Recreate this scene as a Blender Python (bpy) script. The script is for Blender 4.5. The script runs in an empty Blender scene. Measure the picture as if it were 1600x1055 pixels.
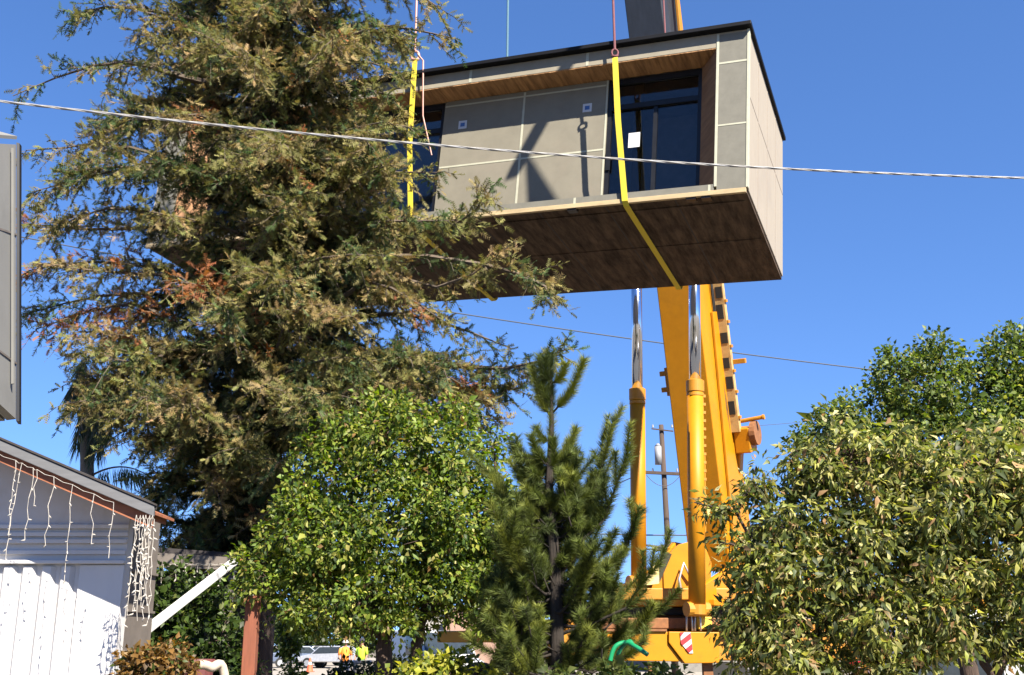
import bpy, math, random
import numpy as np
from mathutils import Matrix, Vector

random.seed(7)
RNG = np.random.default_rng(11)
SC = bpy.context.scene
COL = SC.collection

# ------------------------------------------------------------------ camera
F = 1700.0                      # focal length in photo pixels (1600 wide)
PITCH = math.atan(478 / F)
CAM = np.array([0.0, 0.0, 1.6])
cd = bpy.data.cameras.new('camera'); cam = bpy.data.objects.new('camera', cd); COL.objects.link(cam)
cam.location = CAM; cam.rotation_euler = (math.pi / 2 + PITCH, 0, 0)
cd.sensor_width = 36; cd.lens = 36 * F / 1600; cd.clip_end = 2000; cd.clip_start = 0.05
SC.camera = cam


def U(px, py, y):
    """world point at ground distance y seen at photo pixel (px, py)"""
    a = (px - 800) / F; b = (527.5 - py) / F
    d = np.array([a, math.cos(PITCH) - b * math.sin(PITCH), math.sin(PITCH) + b * math.cos(PITCH)])
    return CAM + d * (y / d[1])


# ------------------------------------------------------------------ light
sv = np.array([.779, -1.276, 1.439]); sv /= np.linalg.norm(sv)
SUN_EL = math.asin(sv[2]); SUN_AZ = math.atan2(sv[0], sv[1])
sl = bpy.data.lights.new('sun', 'SUN'); so = bpy.data.objects.new('sun', sl); COL.objects.link(so)
sl.energy = 5.0; sl.angle = math.radians(.53); sl.color = (1, .91, .77)
so.rotation_euler = Vector(sv).to_track_quat('Z', 'Y').to_euler(); so.location = (10, -18, 40)
w = bpy.data.worlds.new('World'); SC.world = w; w.use_nodes = True
nt = w.node_tree; nt.nodes.clear()
sky = nt.nodes.new('ShaderNodeTexSky'); sky.sky_type = 'NISHITA'; sky.sun_disc = False
sky.sun_elevation = SUN_EL; sky.sun_rotation = SUN_AZ
sky.air_density = 1.0; sky.dust_density = 0.0; sky.ozone_density = 8.0; sky.altitude = 0
bg = nt.nodes.new('ShaderNodeBackground'); bg.inputs[1].default_value = .065
ou = nt.nodes.new('ShaderNodeOutputWorld')
hs = nt.nodes.new('ShaderNodeHueSaturation'); hs.inputs['Saturation'].default_value = 1.08
gm = nt.nodes.new('ShaderNodeMix'); gm.data_type = 'RGBA'; gm.blend_type = 'MULTIPLY'; gm.inputs['Factor'].default_value = 1; gm.inputs['B'].default_value = (1.06, .95, 1, 1)
tcw = nt.nodes.new('ShaderNodeTexCoord'); ma = nt.nodes.new('ShaderNodeVectorMath'); ma.operation = 'MULTIPLY_ADD'; ma.inputs[1].default_value = (1, 1, 1); ma.inputs[2].default_value = (0, 0, .12)
nm = nt.nodes.new('ShaderNodeVectorMath'); nm.operation = 'NORMALIZE'
nt.links.new(tcw.outputs['Generated'], ma.inputs[0]); nt.links.new(ma.outputs[0], nm.inputs[0]); nt.links.new(nm.outputs[0], sky.inputs[0])
nt.links.new(sky.outputs[0], hs.inputs['Color']); nt.links.new(hs.outputs[0], gm.inputs['A']); nt.links.new(gm.outputs['Result'], bg.inputs[0]); nt.links.new(bg.outputs[0], ou.inputs[0])
SC.view_settings.view_transform = 'Standard'; SC.view_settings.look = 'None'
SC.view_settings.exposure = 1.91; SC.view_settings.gamma = 1


# ------------------------------------------------------------------ materials
def mat(name, c, rough=.6, metal=0., var=.15, scale=6., stretch=(1, 1, 1), bump=0., c2=None, spec=.5, coat=0., dirt=None, dscale=1.5):
    if not metal:
        c = tuple(v * .76 for v in c); c2 = c2 and tuple(v * .76 for v in c2); dirt = dirt and tuple(v * .76 for v in dirt)
    m = bpy.data.materials.new(name); m.use_nodes = True
    n = m.node_tree; L = n.links; p = n.nodes['Principled BSDF']
    p.inputs['Roughness'].default_value = rough; p.inputs['Metallic'].default_value = metal
    p.inputs['Specular IOR Level'].default_value = spec
    if coat: p.inputs['Coat Weight'].default_value = coat; p.inputs['Coat Roughness'].default_value = .15
    tc = n.nodes.new('ShaderNodeTexCoord'); mp = n.nodes.new('ShaderNodeMapping')
    mp.inputs['Scale'].default_value = stretch
    L.new(tc.outputs['Object'], mp.inputs[0])
    nz = n.nodes.new('ShaderNodeTexNoise'); nz.inputs['Scale'].default_value = scale
    nz.inputs['Detail'].default_value = 6; nz.inputs['Roughness'].default_value = .65
    L.new(mp.outputs[0], nz.inputs['Vector'])
    mr = n.nodes.new('ShaderNodeMapRange'); mr.inputs[1].default_value = .3; mr.inputs[2].default_value = .7
    L.new(nz.outputs[0], mr.inputs[0])
    mx = n.nodes.new('ShaderNodeMix'); mx.data_type = 'RGBA'
    if c2 is None:
        a = [max(0, v * (1 - var)) for v in c]; b = [min(1, v * (1 + var)) for v in c]
    else:
        a, b = c, c2
    mx.inputs['A'].default_value = (*a, 1); mx.inputs['B'].default_value = (*b, 1)
    L.new(mr.outputs[0], mx.inputs['Factor'])
    out = mx.outputs['Result']
    if dirt:
        nd = n.nodes.new('ShaderNodeTexNoise'); nd.inputs['Scale'].default_value = dscale; nd.inputs['Detail'].default_value = 8
        nd.inputs['Roughness'].default_value = .7
        L.new(tc.outputs['Object'], nd.inputs['Vector'])
        md = n.nodes.new('ShaderNodeMapRange'); md.inputs[1].default_value = .52; md.inputs[2].default_value = .75
        md.inputs[4].default_value = .75
        L.new(nd.outputs[0], md.inputs[0])
        m2 = n.nodes.new('ShaderNodeMix'); m2.data_type = 'RGBA'
        L.new(md.outputs[0], m2.inputs['Factor']); L.new(out, m2.inputs['A']); m2.inputs['B'].default_value = (*dirt, 1)
        out = m2.outputs['Result']
    L.new(out, p.inputs['Base Color'])
    if bump:
        bp = n.nodes.new('ShaderNodeBump'); bp.inputs['Strength'].default_value = bump; bp.inputs['Distance'].default_value = .02
        L.new(nz.outputs[0], bp.inputs['Height']); L.new(bp.outputs[0], p.inputs['Normal'])
    return m


def leafmat(name, trans=.3, rough=.45, spec=.4, gain=1.):
    m = bpy.data.materials.new(name); m.use_nodes = True
    n = m.node_tree; L = n.links; p = n.nodes['Principled BSDF']
    p.inputs['Roughness'].default_value = rough; p.inputs['Specular IOR Level'].default_value = spec
    at = n.nodes.new('ShaderNodeAttribute'); at.attribute_name = 'tint'
    L.new(at.outputs['Color'], p.inputs['Base Color'])
    hs = n.nodes.new('ShaderNodeHueSaturation'); hs.inputs['Saturation'].default_value = 1.15; hs.inputs['Value'].default_value = 1.6
    L.new(at.outputs['Color'], hs.inputs['Color'])
    tr = n.nodes.new('ShaderNodeBsdfTranslucent'); L.new(hs.outputs[0], tr.inputs[0])
    ms = n.nodes.new('ShaderNodeMixShader'); ms.inputs[0].default_value = trans
    L.new(p.outputs[0], ms.inputs[1]); L.new(tr.outputs[0], ms.inputs[2])
    L.new(ms.outputs[0], n.nodes['Material Output'].inputs[0])
    return m


def glassmat(name, tint, refl=.12):
    m = bpy.data.materials.new(name); m.use_nodes = True
    n = m.node_tree; L = n.links; n.nodes.remove(n.nodes['Principled BSDF'])
    t = n.nodes.new('ShaderNodeBsdfTransparent'); t.inputs[0].default_value = (*tint, 1)
    g = n.nodes.new('ShaderNodeBsdfGlossy'); g.inputs['Roughness'].default_value = .03
    fr = n.nodes.new('ShaderNodeFresnel'); fr.inputs[0].default_value = 1.5
    ad = n.nodes.new('ShaderNodeMath'); ad.operation = 'ADD'; ad.inputs[1].default_value = refl; ad.use_clamp = True
    L.new(fr.outputs[0], ad.inputs[0])
    x = n.nodes.new('ShaderNodeMixShader'); L.new(ad.outputs[0], x.inputs[0])
    L.new(t.outputs[0], x.inputs[1]); L.new(g.outputs[0], x.inputs[2])
    L.new(x.outputs[0], n.nodes['Material Output'].inputs[0])
    return m


M = {}
M['panel'] = mat('grey fibre panel', (.19, .175, .135), .85, var=.1, scale=3, dirt=(.22, .19, .15), dscale=.8)
M['corner'] = mat('grey corner panel', (.155, .15, .125), .85, var=.12, scale=5)
M['cladding'] = mat('pale cladding', (.315, .276, .222), .8, var=.06, scale=2.5, stretch=(1, 3, .6), dirt=(.265, .23, .19), dscale=.7)
M['fascia'] = mat('pale fascia', (.255, .228, .172), .85, var=.1, scale=4)
M['tape'] = mat('seam tape', (.40, .40, .31), .7, var=.1)
M['blackmetal'] = mat('black metal', (.008, .009, .012), .45, var=.3, spec=.3)
M['roofedge'] = mat('black roof edge', (.006, .0065, .009), .6, var=.3, spec=.15)
M['cedar'] = mat('cedar lining', (.19, .095, .038), .85, c2=(.58, .32, .14), scale=3, stretch=(4, .4, .5), bump=.3)
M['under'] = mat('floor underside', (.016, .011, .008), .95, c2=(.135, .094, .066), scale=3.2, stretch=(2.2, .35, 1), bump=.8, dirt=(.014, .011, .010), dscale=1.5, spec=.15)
M['sill'] = mat('raw timber sill', (.42, .32, .18), .8, var=.2, scale=8, stretch=(.5, 2, 2))
M['glass'] = glassmat('dark glass', (.60, .62, .64), .0)
M['carglass'] = mat('car glass', (.03, .04, .05), .08, var=.2)
M['interior'] = mat('room interior', (.5, .48, .46), .9)
M['stud'] = mat('timber stud', (.20, .12, .06), .8)
M['paper'] = mat('paper', (.55, .56, .58), .8, var=.04)
M['blueink'] = mat('blue ink', (.05, .13, .34), .7)
M['strap'] = mat('yellow strap', (.62, .50, .03), .8, var=.12, scale=40)
M['redrope'] = mat('dark red rope', (.16, .05, .06), .8, var=.3, scale=60)
M['bluerope'] = mat('blue green rope', (.07, .16, .22), .8, var=.3, scale=60)
M['shackle'] = mat('pink shackle', (.48, .24, .19), .5, var=.2)
M['yellow'] = mat('crane yellow', (.50, .205, .003), .5, var=.07, scale=3, dirt=(.34, .15, .008), dscale=1.6, spec=.3)
M['yellow2'] = mat('crane yellow hose tray', (.46, .195, .006), .55, var=.12, scale=6, dirt=(.2, .09, .015), dscale=3)
M['boomdark'] = mat('dark boom paint', (.022, .026, .034), .5, var=.25, scale=3, stretch=(3, 3, .3))
M['rust'] = mat('rusty deck', (.22, .09, .03), .8, var=.3, scale=8)
M['chrome'] = mat('chrome rod', (.62, .66, .74), .13, metal=1., var=.04)
M['steel'] = mat('grey steel', (.38, .39, .4), .4, metal=.6)
M['rubber'] = mat('black rubber', (.012, .012, .012), .8)
M['red'] = mat('red paint', (.55, .025, .03), .5)
M['white'] = mat('white paint', (.56, .56, .55), .5, var=.04)
M['shedwhite'] = mat('shed white paint', (.60, .595, .60), .65, var=.05, scale=4, stretch=(1, 1, .3), dirt=(.46, .43, .40), dscale=2)
M['shedgrey'] = mat('shed side boards', (.14, .12, .105), .8, var=.2)
M['greytrim'] = mat('grey roof trim', (.115, .118, .128), .75, var=.15, scale=10, stretch=(.4, 1, 3))
M['redwoodtrim'] = mat('brown rafter wood', (.27, .095, .045), .8, var=.35, scale=12, stretch=(.5, 1, 1))
M['tar'] = mat('dark roofing', (.035, .03, .03), .9, var=.3, scale=25)
M['icicle'] = mat('white light string', (.40, .375, .34), .6, var=.2, scale=40)
M['post'] = mat('red brown post', (.20, .06, .028), .75, var=.3, scale=8, stretch=(3, 3, .3))
M['bark'] = mat('bark', (.055, .034, .024), .95, var=.5, scale=9, stretch=(3, 3, .4), bump=1.)
M['redbark'] = mat('red bark', (.036, .02, .014), .95, var=.45, scale=9, stretch=(3, 3, .35), bump=1.)
M['twig'] = mat('twig', (.10, .075, .055), .9, var=.3, scale=14)
M['palmbark'] = mat('palm bark', (.15, .12, .09), .9, var=.3, scale=20, stretch=(.4, .4, 3))
M['leaf'] = leafmat('leaf', .42, .5, .3)
M['needle'] = leafmat('needle', .15, .6, .25)
M['redwoodleaf'] = leafmat('redwood spray', .36, .7, .15)
M['polewood'] = mat('pole wood', (.06, .04, .03), .9, var=.3, scale=6, stretch=(3, 3, .3))
M['cable'] = mat('light cable', (.27, .265, .26), .7, var=.35, scale=12)
M['cabledark'] = mat('dark cable', (.05, .055, .065), .7)
M['transformer'] = mat('transformer grey', (.24, .25, .27), .5)
M['greenhose'] = mat('green hose', (.01, .23, .09), .35, var=.2, scale=5)
M['hivis'] = mat('lime vest', (.42, .65, .03), .7)
M['orangevest'] = mat('orange vest', (.9, .28, .03), .7)
M['skin'] = mat('skin', (.33, .17, .11), .6)
M['denim'] = mat('denim', (.05, .07, .13), .9)
M['darkcloth'] = mat('dark cloth', (.03, .03, .04), .9)
M['housewall'] = mat('grey wall board', (.165, .165, .158), .85, var=.06, scale=3, dirt=(.13, .13, .122), dscale=2)
M['cream'] = mat('cream stone', (.46, .39, .31), .8, var=.12, scale=10, bump=.3)
M['pink'] = mat('brown stucco', (.32, .2, .15), .9, var=.06)
M['bldwhite'] = mat('white stucco', (.34, .33, .31), .9, var=.04)
M['redpot'] = mat('dark red planter', (.12, .03, .03), .7, var=.3)
M['carblue'] = mat('car blue grey', (.10, .13, .2), .3, coat=.6)
M['cardark'] = mat('car black', (.02, .02, .024), .3, coat=.6)
M['carsilver'] = mat('car silver', (.45, .46, .48), .35, metal=.5, coat=.5)
M['carwhite'] = mat('car white', (.5, .51, .52), .35, coat=.5, var=.03)
M['cone'] = mat('cone orange', (.85, .12, .05), .6)
M['binmat'] = mat('grey bin', (.17, .16, .14), .8)
M['headlamp'] = mat('lamp glass', (.7, .7, .68), .15)
M['tail'] = mat('red lens', (.45, .01, .015), .2)


# ------------------------------------------------------------------ helpers
def tag(o, label=None, cat=None, group=None, kind=None):
    if label: o['label'] = label
    if cat: o['category'] = cat
    if group: o['group'] = group
    if kind: o['kind'] = kind
    return o


def empty(name, loc, label, cat, group=None, rz=0):
    o = bpy.data.objects.new(name, None); COL.objects.link(o); o.empty_display_size = .2
    o.location = loc; o.rotation_euler = (0, 0, rz)
    return tag(o, label, cat, group)


class MB:
    def __init__(s): s.v = []; s.f = []; s.pc = []

    def add(s, vs, fs):
        b = len(s.v); s.pc.append((b, len(s.f))); s.v += [tuple(map(float, p)) for p in vs]; s.f += [tuple(b + i for i in f) for f in fs]; return s

    def box(s, x0, x1, y0, y1, z0, z1):
        return s.add([(x0, y0, z0), (x1, y0, z0), (x1, y1, z0), (x0, y1, z0), (x0, y0, z1), (x1, y0, z1), (x1, y1, z1), (x0, y1, z1)],
                     [(0, 3, 2, 1), (4, 5, 6, 7), (0, 1, 5, 4), (1, 2, 6, 5), (2, 3, 7, 6), (3, 0, 4, 7)])

    def beam(s, a, b, wx, wy, side=(1, 0, 0), wx2=None, wy2=None):
        """box beam from a to b, wx along side, wy along the other axis"""
        a = np.array(a, float); b = np.array(b, float); d = b - a; d /= np.linalg.norm(d)
        e = np.array(side, float); e -= d * e.dot(d); e /= np.linalg.norm(e); g = np.cross(d, e)
        wx2 = wx if wx2 is None else wx2; wy2 = wy if wy2 is None else wy2
        vs = []
        for p, x, y in ((a, wx, wy), (b, wx2, wy2)):
            vs += [p - e * x / 2 - g * y / 2, p + e * x / 2 - g * y / 2, p + e * x / 2 + g * y / 2, p - e * x / 2 + g * y / 2]
        return s.add(vs, [(0, 3, 2, 1), (4, 5, 6, 7), (0, 1, 5, 4), (1, 2, 6, 5), (2, 3, 7, 6), (3, 0, 4, 7)])

    def tube(s, pts, rad, n=8, cap=True):
        pts = [np.array(p, float) for p in pts]
        if not hasattr(rad, '__len__'): rad = [rad] * len(pts)
        vs = []; fs = []; e = None
        for i, p in enumerate(pts):
            d = pts[min(i + 1, len(pts) - 1)] - pts[max(i - 1, 0)]; d = d / (np.linalg.norm(d) + 1e-9)
            if e is None:
                e = np.cross(d, (0, 0, 1) if abs(d[2]) < .9 else (1, 0, 0))
            else:
                e = e - d * e.dot(d)
            e = e / (np.linalg.norm(e) + 1e-9); g = np.cross(d, e)
            for k in range(n):
                t = 2 * math.pi * k / n; vs.append(p + rad[i] * (math.cos(t) * e + math.sin(t) * g))
        for i in range(len(pts) - 1):
            for k in range(n):
                k2 = (k + 1) % n; fs.append((i * n + k, i * n + k2, (i + 1) * n + k2, (i + 1) * n + k))
        if cap:
            fs.append(tuple(range(n - 1, -1, -1))); b = (len(pts) - 1) * n; fs.append(tuple(b + k for k in range(n)))
        return s.add(vs, fs)

    def prism(s, poly, off):
        n = len(poly); poly = [np.array(p, float) for p in poly]; off = np.array(off, float)
        return s.add(poly + [p + off for p in poly],
                     [tuple(range(n - 1, -1, -1)), tuple(range(n, 2 * n))] + [(i, (i + 1) % n, n + (i + 1) % n, n + i) for i in range(n)])

    def ball(s, c, r, n=10, sq=(1, 1, 1)):
        vs = []; fs = []; m = n // 2
        for i in range(m + 1):
            for k in range(n):
                a = math.pi * i / m; t = 2 * math.pi * k / n
                vs.append((c[0] + r * sq[0] * math.sin(a) * math.cos(t), c[1] + r * sq[1] * math.sin(a) * math.sin(t), c[2] + r * sq[2] * math.cos(a)))
        for i in range(m):
            for k in range(n): fs.append((i * n + k, (i + 1) * n + k, (i + 1) * n + (k + 1) % n, i * n + (k + 1) % n))
        return s.add(vs, fs)

    def build(s, name, m, parent=None, smooth=False, bevel=0, local=None, split=False):
        if split and len(s.pc) > 1:          # every piece a part of its own
            ends = s.pc[1:] + [(len(s.v), len(s.f))]
            for (v0, f0), (v1, f1) in zip(s.pc, ends):
                q = MB(); q.add(s.v[v0:v1], [tuple(i - v0 for i in f) for f in s.f[f0:f1]]); o = q.build(name, m, parent, smooth, bevel, local)
            return o
        me = bpy.data.meshes.new(name); v = s.v
        if local is not None: v = [tuple(np.array(p) - local) for p in v]
        me.from_pydata(v, [], s.f); me.validate(); me.materials.append(m)
        # consistent outward normals
        import bmesh
        bm = bmesh.new(); bm.from_mesh(me); bmesh.ops.recalc_face_normals(bm, faces=bm.faces); bm.to_mesh(me); bm.free()
        if smooth:
            me.polygons.foreach_set('use_smooth', [True] * len(me.polygons))
        o = bpy.data.objects.new(name, me); COL.objects.link(o)
        if parent is not None:
            o.parent = parent
        if bevel:
            b = o.modifiers.new('bevel', 'BEVEL'); b.width = bevel; b.segments = 2; b.limit_method = 'ANGLE'
        return o


def world_part(mb, name, m, parent, **k):
    """mesh given in world space, kept in place under an unrotated empty"""
    off = np.zeros(3); p = parent
    while p is not None: off = off + np.array(p.location); p = p.parent
    return mb.build(name, m, parent, local=off, **k)


def copy_tree(o, parent=None):
    c = o.copy(); COL.objects.link(c)
    if parent is not None: c.parent = parent
    for ch in list(o.children): copy_tree(ch, c)
    return c


def nrm(a): return a / (np.linalg.norm(a, axis=-1, keepdims=True) + 1e-9)


def bulk_mesh(name, V, T, colors, m, parent=None, local=None):
    """V (n,k,3) vertices of n copies, T triangles of the template, colors (n,k,3)"""
    n, k, _ = V.shape; T = np.array(T)
    v = V.reshape(-1, 3)
    if local is not None: v = v - np.array(local)
    tri = (T[None] + (np.arange(n) * k)[:, None, None]).reshape(-1, 3)
    me = bpy.data.meshes.new(name)
    me.vertices.add(len(v)); me.vertices.foreach_set('co', v.astype(np.float32).ravel())
    me.loops.add(tri.size); me.loops.foreach_set('vertex_index', tri.astype(np.int32).ravel())
    me.polygons.add(len(tri)); me.polygons.foreach_set('loop_start', np.arange(0, tri.size, 3, dtype=np.int32))
    me.polygons.foreach_set('loop_total', np.full(len(tri), 3, np.int32))
    me.update(calc_edges=True)
    at = me.color_attributes.new('tint', 'FLOAT_COLOR', 'POINT')
    c = np.concatenate([colors.reshape(-1, 3), np.ones((n * k, 1))], 1)
    at.data.foreach_set('color', np.clip(c, 0, 1).astype(np.float32).ravel())
    me.materials.append(m)
    o = bpy.data.objects.new(name, me); COL.objects.link(o)
    if parent is not None: o.parent = parent
    return o


def leaf_verts(P, D, N, L, W, droop=.15, fold=.25):
    """folded pointed leaf: base, left, right, tip, centre"""
    D = nrm(D); S = nrm(np.cross(D, N)); N = np.cross(S, D)
    L = L[:, None]; W = W[:, None]
    return np.stack([P, P + D * L * .42 - S * W + N * W * fold, P + D * L * .42 + S * W + N * W * fold,
                     P + D * L - N * L * droop, P + D * L * .5], 1)


LEAF_T = [(0, 2, 4), (0, 4, 1), (4, 2, 3), (4, 3, 1)]


def pick(pal, n, rng):
    cols = np.array([p[0] for p in pal]); pr = np.array([p[1] for p in pal], float); pr /= pr.sum()
    return .56 * cols[rng.choice(len(cols), n, p=pr)]


def foliage(ells, nclump, per, leafL, leafW, pal, clump_r, seed, shell=.45, fold=.3, ragged=.14, droop=.15, up=.35, variegate=None, jitter=.3, clump_bias=None):
    rng = np.random.default_rng(seed)
    C = np.array([e[0] for e in ells]); R = np.array([e[1] for e in ells])
    vol = np.prod(R, 1) ** (2 / 3); which = rng.choice(len(ells), nclump, p=vol / vol.sum())
    d = nrm(rng.normal(size=(nclump, 3))); r = shell + (1.06 - shell) * rng.random(nclump) ** .7
    ph = rng.uniform(0, 6.28, (len(ells), 6)); fq = rng.uniform(2.2, 4.5, (len(ells), 3))
    r = r * (1 + ragged * (np.sin(d[:, 0] * fq[which, 0] * 2 + ph[which, 0]) * np.sin(d[:, 2] * fq[which, 1] * 2 + ph[which, 1]) + .6 * np.sin(d[:, 1] * fq[which, 2] * 3 + ph[which, 2])))
    stray = rng.random(nclump) < .05; r = np.where(stray, rng.uniform(1.05, 1.3, nclump), r)
    cl = C[which] + d * R[which] * r[:, None]
    lump = rng.random(nclump)
    n = nclump * per; ci = np.repeat(np.arange(nclump), per)
    off = nrm(rng.normal(size=(n, 3))) * (rng.random(n) ** .5)[:, None] * (clump_r * (.6 + .8 * rng.random(nclump))[ci])[:, None]
    P = cl[ci] + off
    D = nrm(off) * .8 + d[ci] * .4 + rng.normal(size=(n, 3)) * .5 + np.array([0, 0, -droop * 2.])
    N = np.array([0, 0, up]) + d[ci] * .35 + rng.normal(size=(n, 3)) * .45
    sz = .55 + .75 * rng.random(n) ** 1.2; sz = np.where(rng.random(n) < .03, sz * 1.55, sz); L = leafL * sz; W = leafW * sz * (.75 + .5 * rng.random(n)) * .5 * 1.1
    V = leaf_verts(P, D, N, L, W, droop, fold)
    col = pick(pal, n, rng) * (1 - jitter + 2 * jitter * rng.random((n, 1)))
    col = col * (.75 + .5 * lump[ci])[:, None]
    cc = np.repeat(col[:, None], 5, 1)
    if variegate is not None:
        k = rng.random(n) < variegate[1]
        cc[k, 4] = np.array(variegate[0]); cc[k, 0] = cc[k, 0] * .6
    return V, cc, cl


def limbs(mb, nodes, targets, r0, rng, sides=5):
    """thin twigs from the nearest skeleton node to each leaf clump"""
    nodes = np.array(nodes)
    for t in targets:
        k = np.argmin(((nodes - t) ** 2).sum(1)); a = nodes[k]
        mid = (a + t) / 2 + rng.normal(size=3) * .06 * np.linalg.norm(t - a) + np.array([0, 0, .05 * np.linalg.norm(t - a)])
        mb.tube([a, mid, t], [r0, r0 * .65, r0 * .25], 4, False)


def broadleaf(name, label, cat, stems, ells, nclump, per, leafL, leafW, pal, clump_r, seed, twig=.012, group=None, **k):
    """stems: list of (points, r_start, r_end) in world space"""
    base = np.array(stems[0][0][0]); base = np.array([base[0], base[1], 0])
    root = empty(name, base, label, cat, group); rng = np.random.default_rng(seed + 99)
    V, cc, cl = foliage(ells, nclump, per, leafL, leafW, pal, clump_r, seed, **k)
    V[..., 2] = np.maximum(V[..., 2], .02)
    bulk_mesh('crown', V, LEAF_T, cc, M['leaf'], root, base)
    mb = MB(); nodes = []
    for pts, a, b in stems:
        pts = [np.array(p) for p in pts]; q = []
        for i in range(len(pts) - 1):
            for s in np.linspace(0, 1, 5)[: 4 if i < len(pts) - 2 else 5]: q.append(pts[i] * (1 - s) + pts[i + 1] * s + rng.normal(size=3) * a * .25 * (1 if 0 < s < 1 else 0))
        mb.tube(q, list(np.linspace(a, b, len(q))), 8); nodes += q[len(q) // 3:]
    for e in ells:
        c = np.array(e[0]); k2 = np.argmin([np.linalg.norm(c - x) + .8 * max(0, x[2] - c[2]) for x in nodes[: 400]]); s0 = nodes[k2]
        q = [s0 * (1 - s) + c * s + rng.normal(size=3) * .05 * np.linalg.norm(c - s0) * math.sin(math.pi * s) for s in np.linspace(0, 1, 5)]
        mb.tube(q, list(np.linspace(twig * 2.6, twig * 1.1, 5)), 6); nodes += q[1:]
    limbs(mb, nodes, cl[:: 2], twig, rng)
    world_part(mb, 'trunk', M['bark'], root, smooth=True)
    return root


def E(px, py, y, r):
    """crown lobe at a photo pixel and distance; r in metres (single or triple)"""
    if not hasattr(r, '__len__'): r = (r, r, r)
    return (U(px, py, y), np.array(r, float))


# ------------------------------------------------------------------ ground
def sheet(name, x0, x1, y0, y1, z, m):
    o = MB().add([(x0, y0, z), (x1, y0, z), (x1, y1, z), (x0, y1, z)], [(0, 1, 2, 3)]).build(name, m)
    return tag(o, kind='structure')


M['ground'] = mat('dry ground', (.15, .125, .09), .95, var=.25, scale=.6, dirt=(.06, .08, .03), dscale=.25)
M['asphalt'] = mat('asphalt', (.09, .088, .085), .9, var=.2, scale=2)
M['paving'] = mat('pavement', (.30, .27, .23), .9, var=.1, scale=1.5)
M['markpaint'] = mat('road marking paint', (.7, .7, .66), .7)
sheet('ground', -700, 700, -300, 900, 0, M['ground'])
sheet('street', -200, 200, 17, 34, .004, M['asphalt'])
sheet('parking_lot', -120, 120, 46, 130, .004, M['paving'])
kb = MB(); kb.box(-200, 200, 34, 34.3, 0, .13); kb.box(-200, 200, 16.7, 17, 0, .13)
tag(kb.build('kerb', M['paving']), kind='structure')
mk = MB()
for x in range(-90, 91, 6): mk.add([(x, 25.45, .008), (x + 3, 25.45, .008), (x + 3, 25.57, .008), (x, 25.57, .008)], [(0, 1, 2, 3)])
tag(mk.build('road_marking', M['markpaint']), kind='structure')

# ------------------------------------------------------------------ hoisted modular house
HO = np.array([3.783, 16.19, 8.608]); YAW, PT, RL = -.375, .056, -.067
HR = (Matrix.Rotation(YAW, 3, 'Z') @ Matrix.Rotation(PT, 3, 'Y') @ Matrix.Rotation(RL, 3, 'X'))
HRn = np.array(HR)
house = bpy.data.objects.new('modular_house', None); COL.objects.link(house)
house.matrix_world = Matrix.Translation(HO) @ HR.to_4x4()
tag(house, 'long grey prefabricated house module with wood lined recess hanging from yellow straps', 'house module')
HL, HW, HH = 12.0, 3.95, 3.1


def HP(x, y, z): return HO + HRn @ np.array([x, y, z])


b = MB(); b.box(-.12, 0, .0, HW, .06, 3.02)
end = b.build('end_wall', M['cladding'], house, bevel=.008)
g = MB()
for k in range(1, 4): g.box(.0, .006, HW * k / 4 - .012, HW * k / 4 + .012, .07, 3.01)
g.box(0., .0045, .03, HW - .03, 1.78, 1.80)
g.build('joint_strip', mat('cladding joint', (.27, .232, .195), .8), end, split=True)
b = MB(); b.box(-HL, -HL + .12, 0, HW, .06, 3.02); b.build('end_wall', M['cladding'], house)
b = MB(); b.box(-HL + .121, -.121, HW - .12, HW, .06, 3.02); b.build('back_wall', M['cladding'], house)
b = MB(); b.box(-HL - .05, .055, -.14, HW + .06, 3.022, 3.10); b.build('roof', M['roofedge'], house, bevel=.01)
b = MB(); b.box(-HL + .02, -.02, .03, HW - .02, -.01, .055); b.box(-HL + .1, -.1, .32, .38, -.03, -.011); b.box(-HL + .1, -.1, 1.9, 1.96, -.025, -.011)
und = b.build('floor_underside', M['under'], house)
b = MB()
for k in range(1, 10): b.box(-k * 1.2 - .012, -k * 1.2 + .012, .05, HW - .05, -.014, -.0105)
b.build('underside_joint', M['tar'], und, split=True)
b = MB()
for x in (-.75, -1.0, -3.05, -5.2): b.box(x, x + .16, -.01, .12, -.065, -.012)
b.build('bracket', M['blackmetal'], und, split=True)
# front frame
b = MB(); b.box(-HL + .121, -.121, .0, .1, 2.745, 3.02); fas = b.build('fascia', M['fascia'], house)
t = MB()
for x in (-5.14, -2.86, -8.0, -10.3): t.box(x - .025, x + .025, -.005, 0.002, 2.75, 3.015)
t.build('seam_tape', M['tape'], fas, split=True)
for x0, x1 in ((-.50, -.03), (-HL + .03, -HL + .5)):
    b = MB(); b.box(x0, x1, -.004, .1, .05, 2.98 if x0 > -1 else 2.744)
    cp = b.build('corner_panel', M['corner'], house)
    t = MB(); t.box(x0 + .0, x1, -.009, -.003, 2.40, 2.435); t.box(x0, x1, -.009, -.003, 1.22, 1.25)
    t.build('seam_tape', M['tape'], cp, split=True)
b = MB(); b.box(-.545, -.501, -.012, .1, .12, 3.0); b.box(-.029, .012, -.014, .1, .06, 3.02)
b.build('corner_trim', M['tape'], house, bevel=.004, split=True)
b = MB(); b.box(-HL + .121, -.546, .0, .1, .05, .17); led = b.build('front_ledge', M['corner'], house)
t = MB()
for x in (-2.93, -.62, -5.3): t.box(x - .02, x + .02, -.005, .002, .055, .165)
t.build('seam_tape', M['tape'], led, split=True)
b = MB(); b.box(-HL, -.02, -.03, .03, -.035, .048); b.build('timber_sill', M['sill'], house, bevel=.005)
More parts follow.
